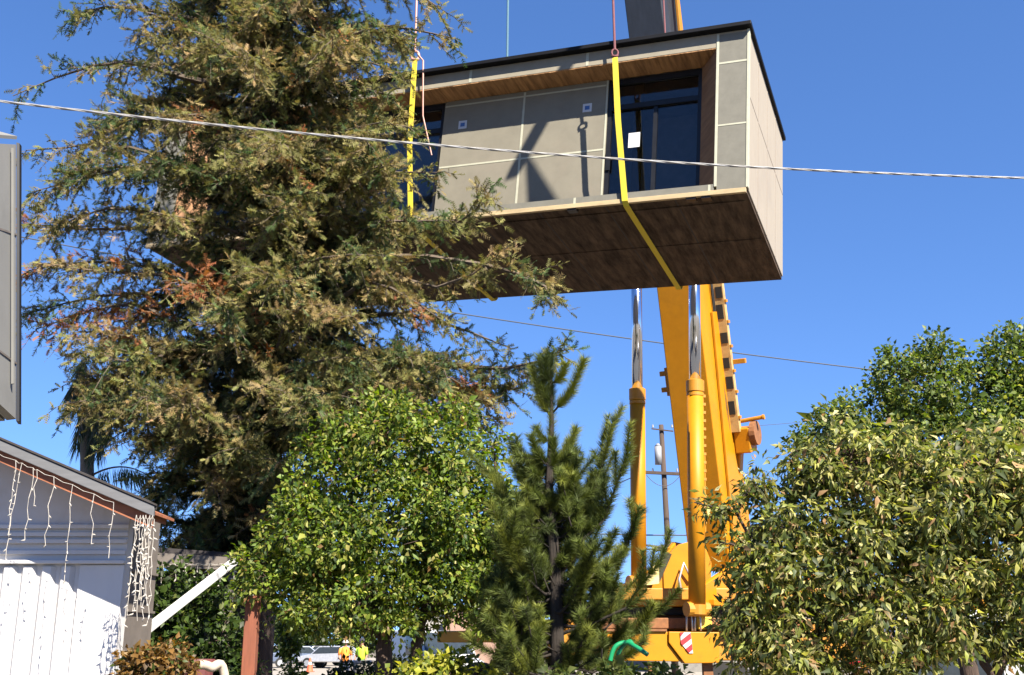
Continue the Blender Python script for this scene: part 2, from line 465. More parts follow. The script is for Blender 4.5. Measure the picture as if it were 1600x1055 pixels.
# recess lining: separate boards
b = MB(); x = -HL + .55; rr = random.Random(3)
while x < -.56:
    wd = .1 + .07 * rr.random(); x2 = min(x + wd, -.56)
    b.box(x + .003, x2, .006, .52, 2.722 + .01 * rr.random(), 2.744); x = x2
b.build('recess_soffit', M['cedar'], house)
M['cedar_v'] = mat('cedar jamb', (.20, .095, .042), .8, c2=(.36, .19, .085), scale=3, stretch=(.6, .6, 5), bump=.3)
b = MB(); b.prism([(-.546, .004, .171), (-.90, .52, .171), (-.88, .56, .171), (-.53, .10, .171)], (0, 0, 2.55)); b.build('recess_jamb', M['cedar_v'], house)
b = MB(); b.prism([(-HL + .546, .004, .171), (-HL + .90, .52, .171), (-HL + .88, .56, .171), (-HL + .53, .10, .171)], (0, 0, 2.55)); b.build('recess_jamb', M['cedar_v'], house)
b = MB(); b.box(-5.86, -2.60, .5, .60, .06, 2.72); rw = b.build('recess_wall', M['panel'], house)
t = MB(); t.box(-4.245, -4.205, .494, .501, .06, 2.70); t.box(-5.85, -4.246, .495, .501, 1.30, 1.335); t.box(-4.204, -2.62, .495, .501, 1.30, 1.335)
t.box(-5.85, -2.64, .4952, .501, 2.60, 2.63); t.box(-2.635, -2.60, .493, .501, .06, 2.71)
t.build('seam_tape', M['tape'], rw, split=True)
for sx, sz in ((-5.45, 2.18), (-2.98, 2.20)):
    st = MB().box(sx - .085, sx + .085, .4935, .4985, sz - .085, sz + .085).build('sticker', M['paper'], rw)
    MB().box(sx - .045, sx + .045, .4915, .493, sz - .04, sz + .04).build('logo', M['blueink'], st)


def slider(x0, x1, splits, z0=.06, z1=2.715, zt=2.14):
    y0, y1 = .53, .61
    b = MB(); fr = .07
    b.box(x0, x0 + fr, y0, y1, z0, z1); b.box(x1 - fr, x1, y0, y1, z0, z1)
    b.box(x0 + fr + .001, x1 - fr - .001, y0, y1, z1 - .11, z1); b.box(x0 + fr + .001, x1 - fr - .001, y0 - .01, y1, zt - .05, zt + .05)
    b.box(x0 + fr + .001, x1 - fr - .001, y0, y1, z0, z0 + .12)
    for s in splits: b.box(s - .035, s + .035, y0 + .012, y1 - .01, z0 + .121, zt - .051)
    d = b.build('sliding_door', M['blackmetal'], house)
    MB().box(x0 + fr + .002, x1 - fr - .002, .565, .571, zt + .051, z1 - .111).build('transom_pane', M['glass'], d)
    ed = [x0 + fr] + splits + [x1 - fr]
    for a, c in zip(ed[:-1], ed[1:]):
        MB().box(a + .036 if a != ed[0] else a + .002, c - .036 if c != ed[-1] else c - .002, .575, .581, z0 + .121, zt - .051).build('glass_pane', M['glass'], d)
    return d


d1 = slider(-2.595, -.895, [-1.72])
MB().box(-2.20, -1.99, .568, .5735, 1.33, 1.62).build('paper_notice', M['paper'], d1)
MB().box(-2.58, -2.50, .50, .53, .9, 1.25).build('door_handle', M['blackmetal'], d1)
d2 = slider(-HL + .90, -5.865, [-10., -8.6, -7.2])
b = MB(); b.box(-HL + .13, -.13, 2.2, 2.3, .1, 2.9); b.box(-.2, -.13, .7, 2.19, .1, 2.9); b.box(-HL + .13, -.21, .7, 2.19, 2.80, 2.9)
b.build('room_partition', M['interior'], house)
b = MB(); b.box(-2.17, -2.02, .75, .84, .1, 2.79); b.build('room_stud', M['stud'], house)

# ------------------------------------------------------------------ straps and ropes


def strap(xl, top_z, label, rope_m, top_xl):
    base = HP(xl, -.17, top_z)
    root = empty('lifting_strap', base, label, 'strap', 'yellow slings under the house module')
    b = MB(); wd = .10
    pts = [(top_xl, -.175, top_z), (top_xl * .6 + xl * .4, -.165, 1.5), (xl, -.055, -.01), (xl + .01, .02, -.075), (xl, HW - .02, -.075), (xl, HW + .08, .0), (xl, HW + .09, 2.7)]
    dirs = []
    for i, p in enumerate(pts):
        c = HP(*p)
        q = np.array(pts[min(i + 1, len(pts) - 1)]) - np.array(pts[max(0, i - 1)])
        s = HRn @ np.array([1, 0, 0]); nn = HRn @ np.cross(nrm(q), (1, 0, 0))
        dirs.append([c - s * wd / 2 - nn * .006, c + s * wd / 2 - nn * .006, c + s * wd / 2 + nn * .006, c - s * wd / 2 + nn * .006])
    vs = [v for d in dirs for v in d]; fs = [(0, 1, 2, 3)]
    for i in range(len(dirs) - 1):
        for k in range(4): fs.append((i * 4 + k, i * 4 + (k + 1) % 4, i * 4 + 4 + (k + 1) % 4, i * 4 + 4 + k))
    fs.append(tuple(len(vs) - 4 + k for k in range(4)))
    b.add(vs, fs); world_part(b, 'webbing', M['strap'], root)
    return root


def shackle(root, p, m, r=.07):
    b = MB(); pts = [p + np.array([r * math.cos(t), 0, r * 1.25 * math.sin(t)]) for t in np.linspace(-.4 * math.pi, 1.4 * math.pi, 14)]
    b.tube(pts, r * .32, 8); b.tube([p + np.array([-r * 1.1, 0, -r * 1.1]), p + np.array([r * 1.1, 0, -r * 1.1])], r * .34, 8)
    world_part(b, 'shackle', m, root, smooth=True)


s1 = strap(-2.02, 2.72, 'yellow lifting strap hanging in front of the sliding glass door', None, -2.29)
p = HP(-2.29, -.175, 2.72); shackle(s1, p + np.array([0, 0, .09]), M['redrope'], .055)
b = MB(); b.tube([p + np.array([0, 0, .15]), p + np.array([-.02, 0, 5]), p + np.array([-.04, .1, 13])], .022, 8); world_part(b, 'rope', M['redrope'], s1)
p = HP(-2.02, HW + .09, 2.7); b = MB(); b.tube([p, p + np.array([-.27, 0, 1.6]), p + np.array([-.30, 0, 10])], .02, 8); world_part(b, 'rope', M['redrope'], s1)
s2 = strap(-6.02, 3.32, 'yellow lifting strap at the edge of the redwood, with pinkish shackle on top', None, -6.26)
p = HP(-6.26, -.175, 3.32); shackle(s2, p + np.array([0, 0, .08]), M['shackle'], .075)
b = MB(); b.tube([p + np.array([0, 0, .15]), p + np.array([0, 0, 5]), p + np.array([0, .1, 13])], .02, 8); world_part(b, 'rope', M['shackle'], s2)
b = MB(); q = [p + np.array([.05, -.02, .1]), p + np.array([.16, -.03, -.05]), p + np.array([.18, -.03, -1.2]), p + np.array([.36, -.03, -2.0])]
b.tube(q, [.018, .016, .014, .012], 6); world_part(b, 'rope_tail', M['shackle'], s2, split=True)
p = HP(-6.02, HW + .09, 2.7); b = MB(); b.tube([p, p + np.array([0.05, 0, 5]), p + np.array([.1, 0, 11])], .026, 8); world_part(b, 'rope', M['bluerope'], s2)

# ------------------------------------------------------------------ mobile crane
crane = empty('mobile_crane', (3.6, 25.6, 0), 'big yellow mobile crane with telescopic boom behind the hanging house module', 'crane')
hd = np.array([-.50, -.866, 0.]); hd /= np.linalg.norm(hd); rt = np.array([-hd[1], hd[0], 0])   # boom heading, its right side seen from us
B0 = U(1120, 845, 27.2); B1 = U(1021, 20, 23.9)
bd = nrm(B1 - B0)
up_n = np.cross(rt, bd)                                       # across the boom, away from the underside


def BP(s, r=0, n=0): return B0 + bd * s + rt * r + up_n * n


sgn = 1 if up_n.dot(hd) < 0 else -1
up_n = up_n * sgn
# main section: bevelled hexagonal profile, narrower underside
prof = [(-.50, -.72), (.50, -.72), (.56, -.45), (.56, .5), (-.56, .5), (-.56, -.45)]


def boom_section(name, m, s0, s1, k, parent=crane):
    b = MB(); b.prism([BP(s0, r * k, n * k) for r, n in prof], bd * (s1 - s0)); return world_part(b, name, m, parent, bevel=.02)


main = boom_section('main_boom', M['yellow'], -.6, 10.4, 1.0)
b = MB(); b.prism([BP(10.4, r * 1.06, n * 1.06) for r, n in prof], bd * .35); world_part(b, 'boom_collar', M['yellow'], main)
boom_section('inner_boom', M['boomdark'], 10.7, 18.5, .93)
boom_section('inner_boom', M['boomdark'], 18.45, 26, .80)
# unseen beam, mast and plate added to cast the diagonal shadow on the house
sw = np.array([.779, -1.276, 1.439])
jE = HP(-4.32, .5, 1.05) + sw * 4.5; jQ = HP(-1.6, .5, 6.6) + sw * 6.0; jH = BP(25.5)
caster = world_part(MB().beam(jQ, jE, .26, .24, (1, 0, 0), .20, .18), 'shadow_beam', M['yellow'], crane, bevel=.02)
world_part(MB().beam(jH, jQ + nrm(jQ - jE) * .1, .34, .3, (1, 0, 0)), 'shadow_mast', M['yellow'], crane, bevel=.02)
pl_ = [HP(-4.15, .5, 1.55), HP(-3.30, .5, .22), HP(-3.98, .5, .18)]
world_part(MB().prism([p + sw * 4.46 for p in pl_], sw * .03), 'shadow_plate', M['yellow2'], caster)
# side plate, weld ribs along the side face
b = MB()
b.prism([BP(-1.0, .57, -.65), BP(-1.0, .57, .9), BP(3.4, .57, .66), BP(5.6, .57, .52), BP(5.6, .57, -.1), BP(3.0, .57, -.3)], rt * .06)
world_part(b, 'boom_foot_plate', M['yellow'], main, bevel=.01)
# hose tray with dark openings along the back edge
b = MB(); b.beam(BP(2.6, .70, .30), BP(10.2, .70, .30), .28, .16, rt); tray = world_part(b, 'hose_tray', mat('pale yellow tray', (.50, .33, .13), .6, var=.15, dirt=(.2, .1, .04), dscale=4), main)
b = MB(); c = MB()
for k in range(12):
    s = 3.0 + k * .58 + .10 * rr.random(); h = .24 + .14 * rr.random()
    c.beam(BP(s, .705 + .03 * (k % 2), .30 - .085), BP(s + h, .705 + .03 * (k % 2), .30 - .085), .17, .014, rt)
    b.beam(BP(s - .12, .86, .30), BP(s - .05, .86, .30), .05, .14, rt)
world_part(b, 'tray_clip', M['yellow2'], tray, split=True); world_part(c, 'tray_opening', M['rubber'], tray, split=True)
b = MB()
for off in (.08, .15):
    b.tube([BP(s, .60 + .02 * math.sin(s * 2.1 + off * 9), off + .03 * math.sin(s * 1.7)) for s in np.linspace(.5, 7.0, 18)], .022, 6)
world_part(b, 'hydraulic_hose', M['rubber'], main, split=True)
b = MB(); b.beam(BP(9.9, .62, .1), BP(17.2, .55, .35), .07, .10, rt); b.beam(BP(9.9, .66, -.30), BP(17.0, .64, .30), .05, .16, rt); world_part(b, 'jib_strut', M['yellow2'], crane, split=True)
# winch and bracket on the right edge
b = MB(); wc = BP(2.45, .84, .58)
b.beam(wc - bd * .40, wc + bd * .22, .40, .55, rt); b.beam(wc - bd * .39 - rt * .2, wc - bd * 1.3 - rt * .36, .18, .3, rt)
wx = world_part(b, 'winch_box', M['yellow'], crane, bevel=.03)
b = MB(); b.beam(BP(4.25, .98, .4), BP(4.37, .98, .4), .34, .12, rt); world_part(b, 'boom_bracket', M['yellow2'], crane, bevel=.01)
b = MB(); b.tube([wc + rt * .20 + bd * .05, wc + rt * .34 + bd * .05], .30, 18); world_part(b, 'drum_flange', M['rust'], wx)
b = MB(); b.tube([wc + bd * .36 - rt * .25, wc + bd * .42 + rt * .50], .05, 10); b.tube([wc + bd * .42 + rt * .50, wc + bd * .425 + rt * .55], .065, 10); world_part(b, 'winch_pipe', M['yellow2'], wx)
b = MB(); b.beam(BP(3.7, -.60, -.4), BP(4.4, -.60, -.4), .10, .2, rt); b.beam(BP(3.8, -.72, -.4), BP(3.92, -.72, -.4), .16, .12, rt); b.beam(BP(4.2, -.72, -.4), BP(4.32, -.72, -.4), .16, .12, rt)
world_part(b, 'boom_lug', M['yellow2'], main, bevel=.01, split=True)
b = MB(); b.tube([BP(s, -.60 - .03 * math.sin(s * 3), -.2) for s in np.linspace(1, 5.6, 10)], .05, 6); world_part(b, 'hydraulic_hose', M['rubber'], main, split=True)
# twin luffing rams
for px0, py0, yb, px1, py1, yt, pj, rb, rrod in ((998, 885, 24.3, 994, 380, 24.0, 607, .172, .122), (1089, 925, 23.2, 1084, 360, 23.0, 594, .178, .128)):
    a = U(px0, py0, yb); e = U(px1, py1, yt); d = nrm(e - a)
    # joint where barrel ends
    lo, hi = 0., 1.
    for _ in range(40):
        m_ = (lo + hi) / 2; q = a + (e - a) * m_; fw = (q[1]) * math.cos(PITCH) + (q[2] - 1.6) * math.sin(PITCH); uz = -(q[1]) * math.sin(PITCH) + (q[2] - 1.6) * math.cos(PITCH)
        if 527.5 - F * uz / fw > pj: lo = m_
        else: hi = m_
    j = a + (e - a) * lo; c = a - d * .3
    b = MB(); b.tube([c, j - d * .28], rb, 28); ram = world_part(b, 'lift_cylinder', M['yellow'], crane, smooth=False)
    for pz in ram.data.polygons: pz.use_smooth = len(pz.vertices) == 4
    b = MB(); b.tube([j - d * .28, j - d * .26, j - d * .02, j], [rb * 1.02, rb * 1.10, rb * 1.10, rb * .9], 28); b.tube([j - d * .36, j - d * .30], rb * 1.06, 28); world_part(b, 'gland', M['yellow2'], ram, smooth=False, split=True)
    b = MB(); b.tube([j - d * .02, e], rrod, 28); rod = world_part(b, 'piston_rod', M['chrome'], ram)
    for pz in rod.data.polygons: pz.use_smooth = len(pz.vertices) == 4
    b = MB(); b.tube([a - d * .3 + np.array([-.24, -.1, -.05]), a - d * .3 + np.array([.24, .1, -.05])], .15, 14); b.tube([c - d * .15, c + d * .05], rb * 1.1, 16); world_part(b, 'pivot', M['yellow2'], ram)
    if px0 > 1050:
        b = MB(); pr = rt * .19 - hd * -.0
        ex = np.array([.95, -.3, 0]) * .185
        b.tube([a + d * 1.2 + ex, j - d * 1.6 + ex], .022, 6)
        for k in range(16): q = a + d * (1.4 + k * .18) + ex; b.beam(q, q + d * .06, .075, .05, (1, 0, 0))
        world_part(b, 'cylinder_pipe', M['yellow2'], ram, split=True)
# turntable and superstructure
tc = np.array([4.3, 25.9, 0])
b = MB()
for ox in (-.95, .95):
    o_ = tc + rt * ox
    b.prism([o_ - hd * 2.0 + np.array([0, 0, 2.35]), o_ + hd * 2.4 + np.array([0, 0, 2.35]), o_ + hd * 2.5 + np.array([0, 0, 2.75]), o_ + hd * 1.6 + np.array([0, 0, 3.0]), o_ + hd * .3 + np.array([0, 0, 3.35]), o_ - hd * .9 + np.array([0, 0, 4.0]), o_ - hd * 2.0 + np.array([0, 0, 4.0])], rt * .12)
b.prism([tc + rt * -1.2 + hd * 2.2 + np.array([0, 0, 2.36]), tc + rt * 1.2 + hd * 2.2 + np.array([0, 0, 2.36]), tc + rt * 1.2 - hd * 2.4 + np.array([0, 0, 2.36]), tc - rt * 1.2 - hd * 2.4 + np.array([0, 0, 2.36])], (0, 0, .14))
sup = world_part(b, 'superstructure', M['yellow'], crane, bevel=.02)
# curved bracket plate between the rams
b = MB(); cpt = []
for t_ in np.linspace(0, math.pi * .55, 9): cpt.append(U(1050 + 26 * (1 - math.cos(t_)), 0, 1))
bp = [U(1038, 938, 24.6), U(1036, 885, 24.6), U(1044, 866, 24.6), U(1060, 851, 24.6), U(1078, 846, 24.6), U(1100, 850, 24.6), U(1112, 880, 24.6), U(1110, 938, 24.6)]
b.prism(bp, (0, .25, 0)); bra = world_part(b, 'ram_bracket', M['yellow'], crane, bevel=.01)
b = MB(); b.tube([U(1080, 905, 24.5), U(1068, 880, 24.45), U(1061, 905, 24.4), U(1068, 945, 24.4)], .03, 8); world_part(b, 'hydraulic_hose', M['steel'], bra, smooth=True, split=True)
b = MB(); b.prism([U(1006, 915, 24.0), U(1012, 896, 24.0), U(1040, 862, 24.0), U(1050, 866, 24.0), U(1030, 912, 24.0)], (0, .1, 0)); world_part(b, 'guard_plate', mat('pale yellow guard', (.75, .6, .25), .6), crane)
b = MB(); b.box(2.4, 5.6, 24.2, 27.8, 2.2, 2.34); world_part(b, 'slew_ring', M['rubber'], crane)
b = MB(); b.tube([(4.2, 26, 2.12), (4.2, 26, 2.2)], 1.5, 24); world_part(b, 'slew_bearing', M['rust'], crane)
b = MB(); b.box(1.9, 7.3, 23.9, 24.45, 2.5, 2.74); world_part(b, 'deck_skirt', M['yellow2'], crane, bevel=.02)
# carrier, side on to the street
b = MB(); b.box(.35, 11.0, 24.0, 26.6, 1.25, 1.86); b.box(.4, 10.6, 24.1, 26.5, 1.861, 2.10); b.box(-1.6, .349, 24.1, 26.5, 1.62, 1.86); car_ = world_part(b, 'carrier', M['yellow2'], crane, bevel=.03)
b = MB(); b.box(1.5, 6.2, 23.75, 23.98, 1.9, 2.12); world_part(b, 'deck_edge', M['rust'], car_, bevel=.02)
# outrigger box with angled end
OB = 23.3
b = MB(); b.prism([U(948, 987, OB), U(1043, 987, OB), U(1043, 1004, OB), U(1066, 1034, OB), U(948, 1032, OB)], (0, .5, 0)); o1 = world_part(b, 'outrigger_box', M['yellow'], crane, bevel=.015)
b = MB(); b.prism([U(1045, 987, OB - .06), U(1124, 988, OB - .06), U(1124, 1036, OB - .06), U(1070, 1037, OB - .06), U(1045, 1004, OB - .06)], (0, .5, 0)); o2 = world_part(b, 'outrigger_cover', M['yellow'], crane, bevel=.015)
b = MB(); b.prism([U(948, 983, OB - .05), U(1042, 983, OB - .05), U(1042, 986.5, OB - .05), U(948, 986.5, OB - .05)], (0, .6, 0)); world_part(b, 'outrigger_lip', M['rust'], o1)
# hazard plate: white with red diagonal bars
x0, x1, y0, y1 = 1063, 1080, 987.5, 1020
hp = world_part(MB().prism([U(1063, 988, OB - .08), U(1079, 988, OB - .08), U(1083, 1021, OB - .08), U(1077, 1021, OB - .08), U(1064, 1005, OB - .08)], (0, .015, 0)), 'hazard_plate', M['white'], o2)
for poly in ([(1063, 988), (1069, 988), (1063.4, 995)], [(1079, 989), (1080, 998), (1066.5, 1008.5), (1064, 1005), (1063.8, 1001)], [(1081, 1006), (1082.2, 1015), (1076.5, 1020), (1071.5, 1014)]):
    world_part(MB().prism([U(a_, c_, OB - .09) for a_, c_ in poly], (0, .008, 0)), 'hazard_stripe', M['red'], hp)
b = MB()
for px in (1073, 1086):
    b.tube([U(px, 986, OB), U(px, 963, OB), U(px + 8, 962, OB), U(px + 9, 986, OB)], .022, 8)
world_part(b, 'grab_rail', M['steel'], crane, smooth=True, split=True)
b = MB(); b.prism([U(1092, 964, OB + .1), U(1112, 964, OB + .1), U(1113, 983, OB + .1), U(1092, 983, OB + .1)], (0, .3, 0)); world_part(b, 'tool_locker', mat('bright yellow paint', (.85, .58, .05), .5), crane, bevel=.01)
for px in (1020, 1105):
    b = MB(); a = U(px, 1036, OB + .2); b.box(a[0] - .1, a[0] + .1, a[1] - .1, a[1] + .1, .12, 1.24); b.box(a[0] - .3, a[0] + .3, a[1] - .3, a[1] + .3, 0.02, .12); world_part(b, 'outrigger_leg', M['rust'], crane, bevel=.01)
for x in (-.7, .9, 4.6, 6.1, 8.3, 9.8):
    wl = MB(); wl.tube([(x, 23.95, .62), (x, 24.45, .62)], .6, 24); ww = world_part(wl, 'wheel', M['rubber'], crane)
    world_part(MB().tube([(x, 23.92, .62), (x, 24.0, .62)], .3, 16), 'rim', M['yellow2'], ww)
# operator cab end of the carrier and yellow engine housing at the left
b = MB(); b.prism([(-.62, 24.1, 1.862), (.2, 24.1, 1.862), (.2, 24.1, 2.0), (0, 24.1, 2.06), (-.6, 24.1, 2.06)], (0, 2.3, 0)); world_part(b, 'engine_housing', M['yellow'], crane, bevel=.03)
b = MB(); b.prism([(9.0, 24.1, 2.1), (11.0, 24.1, 2.1), (11.0, 24.1, 2.9), (10.5, 24.1, 3.3), (9.0, 24.1, 3.3)], (0, 2.3, 0)); cb = world_part(b, 'driver_cab', M['yellow'], crane, bevel=.03)
world_part(MB().prism([(9.15, 24.08, 2.6), (10.8, 24.08, 2.6), (10.4, 24.08, 3.15), (9.15, 24.08, 3.15)], (0, .02, 0)), 'cab_window', M['carglass'], cb)
world_part(MB().box(7.0, 7.5, 23.9, 23.99, 1.15, 1.24), 'reflector', M['tail'], car_)
b = MB()
for x in (5.6, 5.95, 6.4, 6.8): b.tube([(x, 24.0, 2.75), (x, 24.0, 3.0)], .09, 10); b.tube([(x, 24.0, 3.0), (x, 24.0, 3.1)], .14, 10)
world_part(b, 'valve_block', mat('orange valve', (.6, .2, .03), .6), crane)

# ------------------------------------------------------------------ white shed on the left
SD = 9.0
shed = empty('garden_shed', (-5.2, 9.6, 0), 'white shed with vertical siding and brown eave hung with icicle lights', 'shed')
sxr = U(190, 945, SD)[0]; WY = 9.0


def shw(mb, name, m, parent=shed, **k): return world_part(mb, name, m, parent, **k)


ev = U(238, 815, 8.40)                      # low corner of the rake (lower edge)
slope = .41                                # rise per metre towards the left
ez = lambda x: ev[2] + (ev[0] - x) * slope
wl_x = -8.0
b = MB(); b.prism([(wl_x, WY, 0), (sxr, WY, 0), (sxr, WY, ez(sxr) + .02), (wl_x, WY, ez(wl_x) + .02)], (0, .12, 0)); wall = shw(b, 'front_wall', M['shedwhite'])
zA = U(100, 876, WY)[2]
b = MB()
x = sxr - .40; k = 0
while x > wl_x:                              # raised vertical ribs
    b.prism([(x - .125, WY - .002, .05), (x - .095, WY - .04, .05), (x - .03, WY - .04, .05), (x, WY - .002, .05)], (0, 0, zA - .10)); x -= .155
shw(b, 'siding_rib', M['shedwhite'], wall, split=True)
b = MB(); b.box(sxr - .36, sxr, WY - .03, WY - .001, .05, zA - .035); shw(b, 'corner_board', M['shedwhite'], wall, bevel=.006)
b = MB(); b.box(wl_x, sxr + .01, WY - .07, WY - .001, zA - .03, zA + .0); shw(b, 'ledge', M['shedwhite'], wall, bevel=.006)
for i, yy in enumerate((860, 843, 832, 820)):
    z = U(100, yy, WY)[2]
    b = MB(); b.box(wl_x, sxr + .004 * i, WY - .03 - .01 * (i % 2), WY - .001, z - .035, z); shw(b, 'lap_board', M['shedwhite'], wall, bevel=.004)
b = MB(); b.prism([(sxr, WY + .121, 0), (sxr, 9.8, 0), (sxr, 9.8, ez(sxr)), (sxr, WY + .121, ez(sxr))], (-.12, 0, 0)); shw(b, 'side_wall', M['shedgrey'])
b = MB()
for k in range(7): b.box(sxr + .001, sxr + .02, WY + .125, 9.8, .25 + k * .32, .27 + k * .32)
shw(b, 'side_board_lap', M['shedgrey'], split=True)
# roof slab, grey rake fascia, brown rafter below
RY = 8.38
xr = ev[0] + .02
xb = sxr - .12; b = MB(); b.prism([(xr, RY + .04, ez(xr) + .10), (wl_x, RY + .04, ez(wl_x) + .10), (wl_x, 9.85, ez(wl_x) + .10), (xb, 9.85, ez(xb) + .10)], (0, 0, .03)); roof = shw(b, 'roof', M['tar'])
b = MB(); b.prism([(xr - .01, RY, ez(xr) + .045), (wl_x, RY, ez(wl_x) + .045), (wl_x, RY, ez(wl_x) + .126), (xr - .01, RY, ez(xr) + .126)], (0, .035, 0)); shw(b, 'rake_board', M['greytrim'], roof, bevel=.005)
b = MB(); b.prism([(xr, RY - .01, ez(xr) + .128), (wl_x, RY - .01, ez(wl_x) + .128), (wl_x, RY - .01, ez(wl_x) + .142), (xr, RY - .01, ez(xr) + .142)], (0, .05, 0)); shw(b, 'drip_edge', M['tar'], roof)
b = MB(); b.prism([(xr - .05, RY + .06, ez(xr) - .03), (wl_x, RY + .06, ez(wl_x) - .03), (wl_x, RY + .06, ez(wl_x) + .07), (xr - .05, RY + .06, ez(xr) + .07)], (0, .08, 0))
for k in range(16):
    x = xr - .1 - k * .31; b.prism([(x, RY + .145, ez(x) + .0), (x - .09, RY + .145, ez(x - .09) + .0), (x - .09, RY + .145, ez(x - .09) + .07), (x, RY + .145, ez(x) + .07)], (0, .46, 0))
shw(b, 'rafter', M['redwoodtrim'], roof, split=True)
b = MB(); b.prism([(xr - .05, RY + .1, ez(xr) + .075), (wl_x, RY + .1, ez(wl_x) + .075), (wl_x, RY + .1, ez(wl_x) + .097), (xr - .05, RY + .1, ez(xr) + .097)], (0, .56, 0)); shw(b, 'eave_soffit', M['redwoodtrim'], roof)


def icicles(name, label, pts, m=M['icicle'], group='icicle light strings', seed=1, wire=.0026, bulb=.0085, parent=None):
    """pts: list of (top point, drop length)"""
    rng = random.Random(seed); base = np.array(pts[0][0])
    root = empty(name, base, label, 'lights', group)
    tops = [np.array(p) for p, _ in pts]; b = MB()
    rail = [tops[0]]
    for a_, e_ in zip(tops[:-1], tops[1:]): rail += [(a_ + e_) / 2 + np.array([0, 0, -.012]), e_]
    b.tube(rail, wire * .8, 5); world_part(b, 'rail_wire', m, root)
    for p, L in pts:
        p = np.array(p); q = [p]; n = max(3, int(L / .07)); sw = rng.uniform(-.03, .03)
        for k in range(1, n + 1):
            t = k / n; q.append(p + np.array([sw * t + rng.uniform(-.012, .012), rng.uniform(-.01, .01), -L * t]))
        st = world_part(MB().tube(q, wire, 5), 'light_strand', m, root)
        for k in range(1, n + 1):
            if rng.random() < .75:
                d = np.array([rng.uniform(-1, 1), rng.uniform(-.6, .3), rng.uniform(-.8, .2)]); d /= np.linalg.norm(d)
                world_part(MB().tube([q[k], q[k] + d * bulb * 1.6, q[k] + d * bulb * 3.2], [bulb * .5, bulb * .62, bulb * .15], 6), 'bulb', m, st)
    return root


IY = RY - .03
pts = []
for px, L in ((-40, .35), (5, .2), (42, .75), (52, .55), (70, .55), (76, .28), (103, .52), (133, .72), (167, .38), (198, .42)):
    x = (px - 800) / F * 8.60; pts.append(((x, IY, ez(x) + .02), L))
icicles('icicle_lights', 'white icicle light string hanging under the sloping shed eave', pts, seed=4)
pts = [((xr - .05 + .012 * k, IY + .01 * (k % 3) - .02, ez(xr) + .05 - .03 * (k % 2)), .78 - .05 * (k % 5)) for k in range(-6, 6)]
icicles('icicle_lights', 'bundled icicle light string hanging at the low corner of the shed eave', pts, seed=9, bulb=.0105)

# low carport roof behind the shed
cp = empty('carport', (-3.1, 13.2, 0), 'low weathered carport roof behind the shed, seen edge on', 'carport')
a = U(225, 862, 12.5); c = U(372, 873, 12.5)
b = MB(); b.prism([(a[0] - .6, 12.5, a[2] + .02), (c[0], 12.5, c[2]), (c[0], 12.5, c[2] + .06), (a[0] - .6, 12.5, a[2] + .10)], (0, 3.0, 0)); world_part(b, 'roof', M['tar'], cp)
b = MB(); b.prism([(a[0] - .6, 12.46, a[2] - .14), (c[0] - .02, 12.46, c[2] - .13), (c[0] - .02, 12.46, c[2] + .01), (a[0] - .6, 12.46, a[2] + .03)], (0, .04, 0)); world_part(b, 'fascia', M['shedgrey'], cp)
b = MB(); b.box(a[0] - .5, c[0] - .05, 13.5, 13.6, 0, a[2] - .15); world_part(b, 'rear_wall', mat('dark carport boards', (.05, .045, .04), .9), cp)
for x in (a[0] + .0, c[0] - .1):
    world_part(MB().box(x - .045, x + .045, 12.55, 12.64, 0, c[2] - .02), 'post', M['shedgrey'], cp)
pts = [((a[0] + .25 + k * .13, 12.44, a[2] - .14), .12 + .28 * rr.random()) for k in range(9)]
icicles('icicle_lights', 'sparse icicle light string along the low carport roof', pts, seed=12, wire=.004, bulb=.014)
# white sloping board
b = MB(); b.beam(U(178, 1024, 9.6), U(368, 876, 11.6), .078, .05, (0, 0, 1)); pb = b.build('sloping_board', M['white'], bevel=.006)
tag(pb, 'long white board sloping up from the shed to the carport roof corner', 'board')
# brown post
a = U(392, 1000, 9.4); b = MB(); b.box(a[0] - .055, a[0] + .055, a[1] - .05, a[1] + .05, 0, U(392, 935, 9.4)[2] + .02); b.box(a[0] - .07, a[0] + .07, a[1] - .065, a[1] + .065, 0, .2)
tag(b.build('wooden_post', M['post'], bevel=.006), 'red brown square wooden post before the dark redwood trunk', 'post')

# grey upper storey corner of the neighbouring house at the left edge
nb = empty('neighbour_house', (-4.5, 5.2, 0), 'grey board corner of a house at the left edge of the photo', 'house')
f0 = U(25, 655, 5.4); f1 = U(25, 226, 5.4); g0 = U(-45, 590, 4.75); g1 = U(-45, 222, 4.75)
b = MB(); b.prism([f0, f1, g1, g0], (-.06, .03, 0)); w_ = world_part(b, 'wall_panel', M['housewall'], nb)
b = MB(); b.prism([f0 + [.004, -.006, -.01], f1 + [.004, -.006, .01], f1 + [.0, .03, .01], f0 + [.0, .03, -.02]], (.012, .01, 0)); world_part(b, 'corner_trim', M['blackmetal'], w_, split=True)
b = MB(); b.beam(U(20, 600, 5.30), U(20, 232, 5.30), .012, .012); world_part(b, 'batten', M['housewall'], w_)
e0 = g0 * .5 + f0 * .5; b = MB()
for t_ in (.655, .19):
    b.beam(f0 * (1 - t_) + f1 * t_ + [.004, -.006, 0], g0 * (1 - t_) + g1 * t_ + [.004, -.006, 0], .006, .01)
world_part(b, 'board_joint', M['shedgrey'], w_, split=True)
b = MB(); b.prism([f1 + [0, 0, .03], g1 + [0, 0, .03], g1 + [-2.5, -.8, .5], f1 + [-2.5, .6, .5]], (0, 0, .02)); world_part(b, 'roof', M['housewall'], nb)
b = MB(); b.prism([f0 + [-.08, .05, 0], g0 + [-.08, 0, 0], g0 + [-2.5, -.4, 0], f0 + [-2.5, .4, 0]], (0, 0, .05)); world_part(b, 'floor_soffit', M['housewall'], nb)
